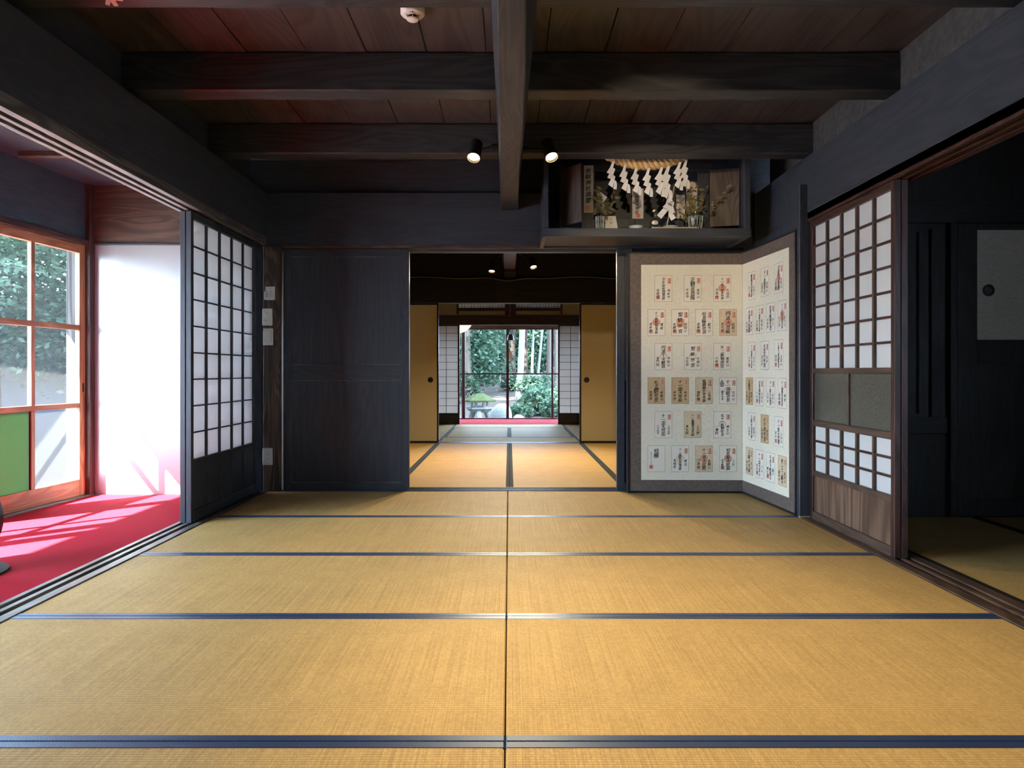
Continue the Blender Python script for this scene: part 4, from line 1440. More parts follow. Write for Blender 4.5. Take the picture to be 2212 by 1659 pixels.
slip('shrine_talisman', 'tall white talisman with six black characters by the left cabinet door', 0.5225, 0.5895, 1.987, 2.318, 5.044, '香取神社御璽', 0.040, seal=(0.552, 2.018, 0.018), step=0.041)
slip('shrine_talisman', 'white talisman standing at the middle of the shelf behind the streamers', 0.870, 0.949, 1.956, 2.17, 5.10, '天照皇大神宮', 0.030, seal=(0.912, 1.978, 0.013), seal_m='seal', step=0.027)
slip('shrine_talisman', 'white talisman with a pointed top behind the right vase', 1.262, 1.342, 1.956, 2.215, 5.14, '神符守護', 0.026, mat='pale_wood', top=0.016)
o = slip('shrine_talisman', 'wooden framed talisman with white strips left of the pointed one', 1.186, 1.246, 1.956, 2.13, 5.115, '', 0.02, mat='pale_wood')
for a in (1.188, 1.228):
    MB().box(a, a + 0.018, 5.1135, 5.115, 1.96, 2.125).obj('paper_strip', 'ofuda', o)
mb = MB()
for a in (1.265, 1.321):
    mb.box(a, a + 0.019, 5.1375, 5.14, 1.96, 2.21)
mb.obj('paper_strips', 'ofuda', [q for q in bpy.data.objects if q.get('label', '').startswith('white talisman with a pointed')][0])

# name card leaning on the shelf
t = thing('offering_card', 'small white card propped on the shelf beside the left vase', 'card', (0.697, 4.95, SZ))
mb = MB()
mb.add([(0.653, 4.93, SZ), (0.745, 4.93, SZ), (0.735, 4.985, SZ + 0.115), (0.664, 4.985, SZ + 0.115), (0.653, 4.933, SZ), (0.745, 4.933, SZ), (0.735, 4.988, SZ + 0.115), (0.664, 4.988, SZ + 0.115)],
       [(0, 1, 2, 3), (4, 5, 6, 7), (0, 1, 5, 4), (1, 2, 6, 5), (2, 3, 7, 6), (3, 0, 4, 7)])
mb.obj('card', 'card_white', t)
ml = MB()
column(ml, '大神', 0.70, 0.105, 0.018, 0.028, lambda a, b: (a, 4.9295 + (b) * 0.478, SZ + b), 0.0, 0)
ml.obj('brush_lettering', 'ink', t, kind='stuff')

# dishes
DISH = [(0.0001, 0.0), (0.022, 0.0), (0.024, 0.004), (0.045, 0.016), (0.052, 0.021), (0.0505, 0.023), (0.042, 0.018), (0.02, 0.008), (0.0001, 0.007)]
for (xx, nm) in ((1373.5, 'left'), (1448, 'right')):
    dd = 4.893
    o = MB().lathe(DISH, Matrix.Translation(((xx - 1100) * dd / 1558, dd, SZ + (0.0012 if nm == 'left' else 0.0))), 32).obj('small_dish', 'porcelain', None, smooth=True)
    tag(o, 'shallow white porcelain dish on the shrine shelf, %s of the bottle' % nm, 'dish', 'dishes on the shrine shelf')
o = MB().prism([(0.735, 4.834), (0.93, 4.833), (0.90, 4.945), (0.76, 4.945)], lambda a, b, tt: (a, b, tt), SZ, SZ + 0.001).obj('paper_sheet', 'paper', None)
tag(o, 'white paper sheet under the left dish on the shrine shelf', 'paper')
o = MB().box(0.955, 1.263, 4.833, 4.841, SZ, SZ + 0.008).obj('wooden_stick', 'pale_wood', None, bevel=0.001)
tag(o, 'thin pale wooden stick along the shelf edge below the right dish', 'stick')

# sake bottle
t = thing('glass_bottle', 'small clear glass bottle with a red lettered label between the dishes', 'bottle', (0.985, 4.90, SZ))
mt = Matrix.Translation((0.985, 4.90, SZ))
MB().lathe([(0.0001, 0.0), (0.028, 0.0), (0.031, 0.005), (0.031, 0.055), (0.027, 0.075), (0.015, 0.098), (0.0125, 0.125)], mt, 28).obj('bottle_body', 'vase_glass', t, smooth=True)
MB().lathe([(0.0138, 0.124), (0.0145, 0.126), (0.0145, 0.136), (0.0001, 0.1365)], mt, 20).obj('cap', 'gold', t, smooth=True)
mb = MB()
A_ = np.linspace(-0.75, 0.75, 13)
vs = []
for a in A_:
    hh = 0.026 * math.sqrt(max(0.05, 1 - (a / 0.80) ** 2))
    rr2 = 0.0318
    vs += [mt @ Vector((rr2 * math.sin(a), -rr2 * math.cos(a), 0.046 - hh * 0.55)), mt @ Vector((rr2 * math.sin(a), -rr2 * math.cos(a), 0.046 + hh * 0.55))]
mb.add(vs, [(2 * i, 2 * i + 2, 2 * i + 3, 2 * i + 1) for i in range(12)])
mb.obj('label', 'card_white', t)
ml = MB()
column(ml, '清酒', 0.985, SZ + 0.059, 0.012, 0.013, lambda a, b: (a, 4.90 - math.sqrt(0.0322 ** 2 - (a - 0.985) ** 2), b), 0.03, 0)
ml.obj('label_lettering', 'seal', t, kind='stuff')


def dried_sprig(t, base, tips, nleaf, leaf, seed, nm_leaf='leaf'):
    r_ = random.Random(seed)
    base = Vector(base)
    for tip in tips:
        tip = Vector(tip)
        mid = base.lerp(tip, 0.5) + Vector((r_.uniform(-.012, .012), r_.uniform(-.01, .01), r_.uniform(0, .012)))
        pts = [base, base.lerp(mid, 0.6), mid, mid.lerp(tip, 0.6), tip]
        MB().tube(pts, [0.0022, 0.002, 0.0018, 0.0014, 0.0008], 5).obj('stem', 'dry_stem', t)
        mb = MB()
        for k in range(nleaf):
            s0 = 0.35 + 0.65 * (k + r_.random()) / nleaf
            q = mid.lerp(tip, (s0 - .5) * 2) if s0 > .5 else base.lerp(mid, s0 * 2)
            a = r_.uniform(0, 2 * PI)
            dv = Vector((math.cos(a), r_.uniform(-.3, .3), math.sin(a))) * leaf * r_.uniform(.7, 1.2)
            sd_ = dv.cross(Vector((r_.uniform(-1, 1), 1, r_.uniform(-1, 1)))).normalized() * leaf * 0.2
            mb.add([q, q + dv * .5 + sd_, q + dv, q + dv * .5 - sd_], [(0, 1, 2), (0, 2, 3)])
        mb.obj('leaves', 'dry_leaf', t, kind='stuff')


VASE = [(0.0001, 0.0), (0.80, 0.0), (0.84, 0.03), (1.0, 1.0), (0.93, 1.0), (0.77, 0.08), (0.0001, 0.07)]


def vase(label, cx_, cy_, r_, h_, name='glass_vase'):
    t = thing(name, label, 'vase', (cx_, cy_, SZ))
    mt = Matrix.Translation((cx_, cy_, SZ))
    MB().lathe([(a * r_, b * h_) for a, b in VASE], mt, 24).obj('vase_body', 'vase_glass', t, smooth=True)
    mb = MB()
    for k in range(14):
        a = 2 * PI * k / 14
        for s_ in (-1, 1):
            p_ = []
            for q in np.linspace(0.06, 0.8, 5):
                rr3 = r_ * (0.85 + 0.15 * q) * 1.005
                an = a + s_ * q * 0.45
                p_.append(mt @ Vector((rr3 * math.cos(an), rr3 * math.sin(an), h_ * q)))
            mb.tube(p_, 0.0011, 4)
    mb.obj('cut_facets', 'porcelain', t)
    return t


vase('narrow glass vase of withered sprigs at the left end of the shrine shelf', 0.620, 4.94, 0.030, 0.125)
vase('wide cut glass vase of dried sprigs at the right end of the shrine shelf', 1.270, 4.92, 0.050, 0.122)
t = thing('dried_sprigs', 'withered leafy sprigs in the narrow vase, left end of the shelf', 'sprigs', (0.62, 4.94, SZ + 0.02))
dried_sprig(t, (0.62, 4.94, SZ + 0.02), [(0.60, 4.95, 2.15), (0.635, 4.93, 2.09), (0.60, 4.93, 2.06), (0.65, 4.95, 2.03), (0.71, 4.96, 2.05), (0.725, 4.97, 2.10)], 10, 0.045, 3)
t = thing('dried_sprigs', 'dried leafy sprigs in the wide vase, one long stem reaching right', 'sprigs', (1.27, 4.92, SZ + 0.02))
dried_sprig(t, (1.265, 4.92, SZ + 0.02), [(1.20, 4.90, 2.08), (1.16, 4.91, 2.03), (1.23, 4.90, 2.12), (1.29, 4.91, 2.16), (1.30, 4.9, 2.08), (1.34, 4.91, 2.13), (1.12, 4.90, 1.99), (1.25, 4.91, 2.04)], 11, 0.042, 5)
dried_sprig(t, (1.285, 4.92, SZ + 0.02), [(1.48, 4.86, 2.145)], 13, 0.034, 9)
t = thing('paper_wand', 'dim white zigzag paper wand behind the narrow left vase', 'paper wand', (0.655, 5.02, SZ))
WAND = [[(30, 0), (95, 0), (270, 140), (195, 250), (165, 235), (90, 120)], [(195, 250), (255, 325), (180, 395), (130, 370), (165, 235)]]
zigzag(t, 0.640, 2.135, 5.02, 5.02 / 1558, polys=WAND)
MB().tube([(0.615, 5.026, SZ), (0.618, 5.026, 2.14)], 0.004, 6).obj('stick', 'pale_wood', t)
t = thing('paper_wand', 'bright white zigzag paper wand between the bottle and the wide vase', 'paper wand', (1.10, 4.885, SZ))
MB().tube([(1.065, 4.90, SZ), (1.12, 4.89, 2.13)], 0.004, 6).obj('stick', 'pale_wood', t)
W1 = [[(60, 0), (190, 30), (120, 150), (30, 110)], [(30, 110), (125, 145), (75, 250), (-45, 180)], [(-20, 195), (80, 245), (-60, 420), (-150, 340)]]
W2 = [[(100, 20), (215, 70), (190, 170), (80, 130)], [(80, 130), (195, 165), (230, 290), (90, 330)], [(90, 330), (185, 300), (250, 400), (150, 460)]]
zigzag(t, 1.095, 2.045, 4.880, 4.88 / 1558, polys=W1)
zigzag(t, 1.095, 2.045, 4.885, 4.88 / 1558, polys=W2)

# ------------------------------------------------------------------ dark side room on the right
wsr = struct('wall_side_room', 'black timber walls of the dark side room', 'wall')
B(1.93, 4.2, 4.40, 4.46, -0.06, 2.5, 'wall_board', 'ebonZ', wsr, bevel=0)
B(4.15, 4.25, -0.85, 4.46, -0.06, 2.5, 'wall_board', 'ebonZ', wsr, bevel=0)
B(4.15, 4.25, YF, -0.85, 1.80, 2.5, 'wall_board', 'ebonZ', wsr, bevel=0)  # leaves an added, unseen opening below for daylight into the side room
MB().box(4.17, 4.172, YF, -0.85, 0.0, 1.36).obj('shoji_paper', 'shoji', wsr)  # unseen paper added across the opening to dim its daylight
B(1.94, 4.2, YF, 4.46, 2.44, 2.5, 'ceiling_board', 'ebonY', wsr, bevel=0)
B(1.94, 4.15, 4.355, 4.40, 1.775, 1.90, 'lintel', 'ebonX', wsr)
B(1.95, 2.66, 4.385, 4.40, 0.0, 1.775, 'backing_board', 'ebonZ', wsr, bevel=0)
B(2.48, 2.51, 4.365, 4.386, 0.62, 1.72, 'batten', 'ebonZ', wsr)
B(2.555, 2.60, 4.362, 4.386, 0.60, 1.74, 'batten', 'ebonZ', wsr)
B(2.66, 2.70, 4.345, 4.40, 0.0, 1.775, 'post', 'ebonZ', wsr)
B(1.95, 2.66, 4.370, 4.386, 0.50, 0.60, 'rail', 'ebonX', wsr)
t = thing('papered_fusuma', 'black framed door with streaked grey paper and a round pull in the side room', 'door', (3.2, 4.36, 0))
for a, b, z0, z1 in ((2.705, 2.825, 0.0, 1.77), (3.50, 3.60, 0.0, 1.77), (2.825, 3.50, 0.0, 0.10), (2.825, 3.50, 0.93, 1.068), (2.825, 3.50, 1.731, 1.77)):
    B(a, b, 4.352, 4.378, z0, z1, 'frame_member', 'ebonZ', t)
B(2.825, 3.50, 4.362, 4.372, 0.10, 0.93, 'lower_panel', 'ebonZ', t, bevel=0)
B(2.825, 3.50, 4.360, 4.370, 1.068, 1.731, 'paper_panel', 'streak', t, bevel=0)
mt = Matrix.Translation((2.896, 4.360, 1.367)) @ Matrix.Rotation(PI / 2, 4, 'X')
hd = MB().lathe([(0.036, 0.0), (0.036, 0.004), (0.026, 0.005), (0.024, 0.0012), (0.0001, 0.0010)], mt, 28).obj('round_pull', 'black', t, smooth=True)
MB().lathe([(0.021, 0.0011), (0.021, 0.0022), (0.0001, 0.0022)], mt, 24).obj('pull_cup', 'handle_grey', hd)

# ------------------------------------------------------------------ middle room
wm = struct('wall_middle_room', 'dark walls and high beam of the middle room', 'wall')
B(-1.88, -1.76, YB + 0.14, 8.85, -0.06, 2.5, 'side_board', 'ebonY', wm, bevel=0)
B(1.755, 1.88, YB + 0.14, 8.85, -0.06, 2.5, 'side_board', 'ebonY', wm, bevel=0)
B(-1.9, 1.9, YB + 0.13, 8.9, 2.44, 2.5, 'ceiling_board', 'plank', wm, bevel=0)
B(-1.76, 1.755, 8.84, 8.97, 1.718, 2.02, 'head_beam', 'ebonX', wm, bevel=0.004)
B(-1.76, 1.755, 8.88, 8.97, 2.02, 2.46, 'upper_board', 'ebonX', wm)
B(-1.76, 1.755, 8.1, 8.22, 2.30, 2.44, 'cross_beam', 'darkX', wm)
pts = []
for i in range(25):
    u = i / 24
    pts.append((-1.3 + 2.6 * u, 8.828, 2.024 + 0.010 * math.sin(u * 17) - (0.05 * math.exp(-((u - .49) / .06) ** 2))))
MB().tube(pts, 0.004, 6).obj('sagging_cable', 'grey_plastic', wm, label='grey cable sagging along the beam')
o = MB().prism([(-0.058, 2.062), (0.072, 2.062), (0.092, 2.16), (0.092, 2.43), (-0.088, 2.43), (-0.088, 2.16)], lambda a, b, tt: (a, tt, b), YB + 0.13, 8.35).obj('ceiling_beam', 'darkY', None, bevel=0.004)
o['label'] = 'central beam of the middle room seen through the doorway'
o['category'] = 'beam'
o['kind'] = 'structure'
B(-0.062, 0.075, 8.35, 8.84, 2.03, 2.43, 'beam_end', 'ebonY', wm)
spotlight('lit spotlight left of the beam in the middle room', (-0.09, 7.5, 2.10), W(1063, 576, 7.5), (-0.06, -0.30, -0.95), 120, GL, size=math.radians(156), blend=1.0, r=0.036, length=0.11)
spotlight('lit spotlight right of the beam in the middle room', (0.09, 7.5, 2.12), W(1150, 568, 7.5), (0.20, -0.42, -0.88), 120, GL, size=math.radians(156), blend=1.0, r=0.036, length=0.11)

s7 = struct('trim_7', 'dark sill under the ochre fusuma', 'sill')
B(-1.76, 1.755, 8.83, 8.968, -0.06, 0.003, 'sill_board', 'darkX', s7, bevel=0.001)


def fusuma(label, x0, x1, pull_x):
    y = 8.845
    t = thing('fusuma_door', label, 'sliding door', ((x0 + x1) / 2, y, 0), 0)
    for a, b, z0, z1 in ((x0, x0 + 0.022, 0.004, 1.716), (x1 - 0.022, x1, 0.004, 1.716), (x0 + 0.022, x1 - 0.022, 0.004, 0.026), (x0 + 0.022, x1 - 0.022, 1.694, 1.716)):
        B(a, b, y, y + 0.022, z0, z1, 'lacquer_frame', 'black', t)
    B(x0 + 0.022, x1 - 0.022, y + 0.003, y + 0.019, 0.026, 1.694, 'paper_face', 'fusuma', t, bevel=0)
    mt = Matrix.Translation((pull_x, y + 0.003, 0.775)) @ Matrix.Rotation(PI / 2, 4, 'X')
    MB().lathe([(0.034, 0.0), (0.034, 0.004), (0.026, 0.005), (0.024, 0.001), (0.0001, 0.001)], mt, 24).obj('round_pull', 'black', t, smooth=True)
    return t


fusuma('ochre fusuma with a black rim and round pull, left of the far view', -1.75, -0.865, -0.966)
fusuma('ochre fusuma with a black rim and round pull, right of the far view', 0.862, 1.75, 0.948)

# ------------------------------------------------------------------ farthest room
wfar = struct('wall_far_room', 'tan plaster end wall of the farthest room with lattice transoms', 'wall')
B(-2.1, -1.75, 8.98, 12.1, -0.06, 2.5, 'side_plaster', 'plaster_tan', wfar, bevel=0)
B(1.75, 2.1, 8.98, 12.1, -0.06, 2.5, 'side_plaster', 'plaster_tan', wfar, bevel=0)
B(-2.1, 2.1, 8.97, 12.1, 2.44, 2.5, 'ceiling_board', 'plank', wfar, bevel=0)
B(-1.75, 1.75, 12.0, 12.11, 1.655, 1.815, 'lintel', 'redX', wfar)
B(-1.75, 1.75, 12.02, 12.09, 1.815, 1.925, 'plaster_band', 'plaster_tan', wfar, bevel=0)
B(-1.75, -0.86, 12.02, 12.09, 1.925, 2.46, 'plaster_band', 'plaster_tan', wfar, bevel=0)
B(0.87, 1.75, 12.02, 12.09, 1.925, 2.46, 'plaster_band', 'plaster_tan', wfar, bevel=0)
B(-0.06, 0.10, 12.0, 12.1, 1.815, 2.46, 'king_post', 'redZ', wfar)
for k, (x0, x1) in enumerate(((-0.855, -0.06), (0.10, 0.865))):
    t = struct('transom_window', 'latticed paper transom %s the far king post' % ('left of', 'right of')[k], 'transom')
    B(x0 - 0.02, x0 + 0.012, 11.995, 12.03, 1.83, 2.40, 'side_bar', 'redZ', t)
    B(x1 - 0.012, x1 + 0.02, 11.995, 12.03, 1.83, 2.40, 'side_bar', 'redZ', t)
    B(x0 + 0.012, x1 - 0.012, 11.995, 12.03, 1.885, 1.94, 'bottom_bar', 'redX', t)
    MB().box(x0 + 0.012, x1 - 0.012, 12.024, 12.026, 1.94, 2.40).obj('transom_paper', 'shoji', t)
    n_ = 15
    for j in range(1, n_):
        xx = x0 + 0.012 + (x1 - x0 - 0.024) * j / n_
        lo = 1.94 if j % 3 else 1.975
        MB().box(xx - 0.003, xx + 0.003, 12.012, 12.022, lo, 2.40).obj('lattice_bar', 'darkZ', t)
    for q in (1.968, 2.0, 2.05, 2.1):
        MB().box(x0 + 0.012, x1 - 0.012, 12.0135, 12.0235, q - 0.003, q + 0.003).obj('lattice_bar', 'darkX', t)
t = thing('pull_cord', 'pale thin light cord hanging in front of the far king post', 'cord', (0.012, 11.6, 2.40))
MB().tube([(0.012, 11.6, 2.44), (0.012, 11.6, 1.79)], 0.0022, 5).obj('cord', 'straw', t)
MB().lathe([(0.0001, 0), (0.006, 0.004), (0.004, 0.02), (0.0001, 0.024)], Matrix.Translation((0.012, 11.6, 1.768)), 10).obj('cord_end', 'white_plastic', t)


def far_shoji(label, x0, x1, bars):
    y = 12.03
    t = thing('shoji_screen', label, 'sliding screen', ((x0 + x1) / 2, y, 0))
    for a, b in ((x0, x0 + 0.028), (x1 - 0.028, x1)):
        B(a, b, y, y + 0.03, 0.0, 1.654, 'stile', 'redZ', t)
    B(x0 + .028, x1 - .028, y, y + 0.03, 0.0, 0.185, 'foot_panel', 'redX', t)
    B(x0 + .028, x1 - .028, y, y + 0.03, 1.637, 1.654, 'top_rail', 'redX', t)
    MB().box(x0 + .02, x1 - .02, y + 0.018, y + 0.019, 0.18, 1.64).obj('shoji_paper', 'shoji_far', t)
    for q in bars:
        MB().box(q - 0.004, q + 0.004, y + 0.004, y + 0.017, 0.185, 1.637).obj('lattice_bar', 'redZ', t)
    for j in range(1, 12):
        zz = 0.185 + (1.637 - 0.185) * j / 12
        MB().box(x0 + .028, x1 - .028, y + 0.005, y + 0.0165, zz - 0.0035, zz + 0.0035).obj('lattice_bar', 'redX', t)
    return t


far_shoji('paper shoji with fine lattice left of the far garden window', -1.74, -0.828, [-1.05, -1.26, -1.47])
far_shoji('paper shoji with fine lattice right of the far garden window', 0.812, 1.74, [1.025, 1.235, 1.445])

# far veranda and garden window
wv2 = struct('wall_far_veranda', 'ceiling and ends of the far veranda', 'wall')
B(-2.4, 2.4, 12.1, 13.42, 2.30, 2.36, 'veranda_ceiling', 'brownX', wv2, bevel=0)
B(-2.5, -2.4, 12.1, 13.42, -0.06, 2.5, 'end_board', 'brownZ', wv2, bevel=0)
B(2.4, 2.5, 12.1, 13.42, -0.06, 2.5, 'end_board', 'brownZ', wv2, bevel=0)
B(-2.4, 2.4, 13.30, 13.40, 1.69, 2.36, 'head_board', 'brownX', wv2)
ca = MB().box(-2.4, 2.4, 12.0, 13.30, -0.05, 0.0).obj('red_carpet', 'carpet', None, bevel=0.002)
tag(ca, 'red carpet strip on the far veranda under the garden window', 'carpet')
fw = struct('window_8', 'dark framed sliding garden windows at the end of the house', 'window')
kx = 13.3 / 1558
WX = lambda x: (x - 1100) * kx
WZ = lambda y: H + (803 - y) * kx
for a, b in ((WX(997.5), WX(1004.5)), (WX(1093.6), WX(1099.4)), (WX(1190.6), WX(1195.4)), (-1.95, -1.90), (1.90, 1.95)):
    B(a, b, 13.30, 13.335, 0.015, 1.69, 'stile', 'redZ', fw)
B(-1.95, 1.95, 13.31, 13.34, WZ(712), 1.70, 'top_rail', 'brownX', fw)
B(-1.95, 1.95, 13.31, 13.34, 0.0, WZ(903), 'bottom_rail', 'darkX', fw)
ed = [-1.90, WX(997.5), WX(1004.5), WX(1093.6), WX(1099.4), WX(1190.6), WX(1195.4), 1.90]
for i in range(0, 8, 2):
    B(ed[i], ed[i + 1], 13.312, 13.33, WZ(809.2), WZ(806.2), 'bar', 'darkX', fw)
    for z0, z1 in ((WZ(903), WZ(809.2)), (WZ(806.2), WZ(712))):
        MB().box(ed[i], ed[i + 1], 13.32, 13.323, z0, z1).obj('pane', 'glass', fw)
B(-2.4, -1.95, 13.30, 13.40, -0.06, 1.70, 'end_panel', 'brownZ', wv2, bevel=0)
B(1.95, 2.4, 13.30, 13.40, -0.06, 1.70, 'end_panel', 'brownZ', wv2, bevel=0)

o = MB().lathe([(0.03 if abs(q) > 1.5 else 0.27 * math.cos(q), 0.265 * math.sin(q)) for q in np.linspace(-1.50, 1.50, 17)], Matrix.Translation((-0.90, 12.65, 1.815)), 32).obj('paper_globe_lamp', 'globe', None, smooth=True)
tag(o, 'glowing round paper lamp hanging at the top left of the garden window', 'lamp')
t = thing('wind_chime', 'black iron wind chime with a paper tag before the garden window', 'wind chime', W(1103, 729, 13.0))
cw_ = W(1103, 729, 13.0)
MB().lathe([(0.012, 0.06), (0.04, 0.05), (0.055, 0.01), (0.062, -0.05), (0.056, -0.05), (0.05, 0.0), (0.01, 0.045)], Matrix.Translation(cw_), 16).obj('bell', 'iron', t, smooth=True)
MB().tube([cw_ + Vector((0, 0, 0.05)), (cw_.x, cw_.y, 2.31)], 0.002, 5).obj('cord', 'matte_black', t)
MB().tube([cw_ + Vector((0, 0, 0.0)), cw_ + Vector((-0.01, 0, -0.27))], 0.0015, 5).obj('clapper_cord', 'matte_black', t)
MB().lathe([(0.0001, -0.02), (0.018, 0), (0.0001, 0.02)], Matrix.Translation(cw_ + Vector((-0.004, 0, -0.165))), 10).obj('clapper', 'iron', t)
MB().box(cw_.x - 0.03, cw_.x + 0.02, cw_.y - 0.001, cw_.y + 0.001, cw_.z - 0.40, cw_.z - 0.265).obj('paper_tag', 'pale_wood', t)

# ------------------------------------------------------------------ garden behind the house
def garden_z(x, y):
    return -0.50 + max(0.0, (y - 16.0)) * 0.060 + 0.05 * math.sin(x * 1.3 + y * 0.7)


def terrain(name, x0, x1, y0, y1, nx, ny, fz, mat):
    mb = MB()
    vs = [(x0 + (x1 - x0) * i / nx, y0 + (y1 - y0) * j / ny, 0) for j in range(ny + 1) for i in range(nx + 1)]
    vs = [(a, b, fz(a, b)) for a, b, _ in vs]
    mb.add(vs, [(j * (nx + 1) + i, j * (nx + 1) + i + 1, (j + 1) * (nx + 1) + i + 1, (j + 1) * (nx + 1) + i) for j in range(ny) for i in range(nx)])
    o = mb.obj(name, mat, None, smooth=True)
    o['kind'] = 'structure'
    return o


g_ = terrain('ground', -16, 16, 13.5, 52, 40, 48, garden_z, 'litter')
g_['label'] = 'leaf littered forest floor behind the house'
g_['category'] = 'ground'
def yard_z(x, y):
    q = max(0.0, y - 9.5) * 0.30 + max(0.0, -x - 9.0) * 0.16
    return -0.45 + 0.03 * math.sin(x * 2 + y) + min(q, 3.2)


g5 = terrain('ground', -32, -3.02, -16, 7.6, 50, 40, yard_z, 'gravel')
g5['label'] = 'pale gravel yard outside the veranda windows'
g5['category'] = 'ground'
g2 = terrain('ground', -32, -3.02, 7.6, 24, 50, 30, yard_z, 'yard_earth')
g2['label'] = 'dark speckled bank at the back of the yard'
g2['category'] = 'ground'


def tree(label, x, y, z, r, h, lean, mat, leafmat=None, crown=None, n=0, size=0.22, flare=1.5, group='trees in the wood behind the house', bend=0.0):
    t = thing('tree', label, 'tree', (x, y, z), 0, group)
    pts, rd = [], []
    for i in range(9):
        u = i / 8
        pts.append((x + lean * u * h + bend * math.sin(u * PI) , y, z - 0.15 + (h + 0.15) * u))
        rd.append(r * (1 - 0.45 * u) * (1 + (flare - 1) * math.exp(-u * h * 2.2)))
    MB().tube(pts, rd, 12).obj('trunk', mat, t, smooth=True)
    if crown:
        cx_, cy_, cz_, rx, ry, rz, nc = crown
        ctr = rng.normal(size=(nc, 3))
        ctr /= np.linalg.norm(ctr, axis=1)[:, None]
        ctr *= rng.uniform(0.35, 1.0, (nc, 1)) * np.array([rx, ry, rz])
        ctr += np.array([cx_, cy_, cz_])
        leaf_object('foliage', leaf_cloud(n, clumps(ctr, 0.34), size), leafmat, t)
    return t


def TX(px_, d):
    return (px_ - 1100) * d / 1558.0


def TZ(py_, d):
    return H + (803 - py_) * d / 1558.0


# trunks: pixel column, depth, radius in pixels, lean
trunks = [
    ('thick trunk with a mossy flared foot, left of the window centre', 1070, 30, 7.5, 0.00, 'bark', 2.2),
    ('dark red-brown trunk just left of the centre stile', 1089, 28, 5.5, 0.015, 'bark_dark', 1.3),
    ('pale leaning trunk right of the centre stile', 1124, 24, 7.5, 0.045, 'bark_pale', 1.2),
    ('dark forked trunk right of the wind chime', 1108, 33, 6, -0.01, 'bark_dark', 1.4),
    ('thin pale trunk at the middle of the right pane', 1150, 32, 2.8, 0.03, 'bark_pale', 1.2),
    ('slender bent pale trunk in the right pane', 1164, 30, 3.0, 0.10, 'bark_pale', 1.2),
    ('dark trunk beside the leaning pale trunk', 1136, 35, 4.0, 0.0, 'bark_dark', 1.3),
    ('dark trunk at the right stile of the far window', 1186, 31, 6, 0.02, 'bark', 1.3),
    ('grey trunk in the narrow right-hand pane', 1201, 27, 4.5, 0.0, 'bark', 1.3),
    ('dark trunk among the leaves of the left pane', 1040, 34, 4.5, 0.01, 'bark_dark', 1.3),
    ('broad mossy foot of a trunk behind the stone lantern', 1008, 25, 11, -0.03, 'bark', 1.8),
    ('slim dark trunk behind the mossy one', 1026, 29, 4.5, 0.0, 'bark_dark', 1.3),
    ('dark trunk far back in the right pane', 1174, 40, 4.5, -0.02, 'bark_dark', 1.2)]
for lab, p_, d_, r_, ln, mt_, fl2 in trunks:
    x = TX(p_, d_)
    top = (x + ln * 5.5, d_, garden_z(x, d_) + 7.0, 3.4, 3.4, 1.1, 60) if r_ > 5.4 else None  # unseen crowns added overhead to shade the wood from the sky
    tree(lab, x - ln * 1.0, d_, garden_z(x, d_), r_ * d_ / 1558, 8.0, ln, mt_, 'leaf_dark' if top else None, top, 3800, 0.5, flare=fl2)
# moss on the big trunk's foot is geometry of its own
# leafy evergreens behind and between
crowns = [
    ('glossy evergreen filling the upper left pane', 1020, 26, 745, 3.2, 'leaf_pale', (1.1, 1.2, 1.35, 46), 6500, 0.17),
    ('evergreen behind the mossy foot at the left edge of the pane', 985, 30, 760, 3.0, 'leaf', (1.3, 1.5, 1.9, 46), 6000, 0.20),
    ('leafy understorey tree behind the thick trunk', 1070, 38, 745, 3.0, 'leaf', (2.1, 1.5, 1.9, 50), 6000, 0.24),
    ('leafy tree behind the leaning pale trunk', 1130, 40, 735, 3.0, 'leaf', (1.9, 1.5, 1.9, 50), 5500, 0.24),
    ('leafy tree in the upper right pane', 1180, 38, 740, 3.0, 'leaf_pale', (1.9, 1.5, 1.8, 46), 4500, 0.22),
    ('dark evergreen far behind the left pane', 1000, 46, 730, 3.0, 'leaf_dark', (3.0, 2.0, 3.0, 60), 7000, 0.34),
    ('dark evergreen far behind the window centre', 1090, 48, 725, 3.0, 'leaf_dark', (3.2, 2.0, 3.2, 60), 7000, 0.34),
    ('dark evergreen far behind the right pane', 1190, 47, 730, 3.0, 'leaf_dark', (3.2, 2.0, 3.0, 60), 7000, 0.34)]
for lab, p_, d_, py_, r_, lm, (rx, ry, rz, nc), n_, sz in crowns:
    x = TX(p_, d_)
    tree(lab, x, d_, garden_z(x, d_), r_ * d_ / 1558, TZ(py_, d_) - garden_z(x, d_) + rz * 0.6, 0.0, 'bark_dark', lm, (x, d_, TZ(py_, d_), rx, ry, rz, nc), n_, sz, 1.3,
         'leafy trees in the wood behind the house')
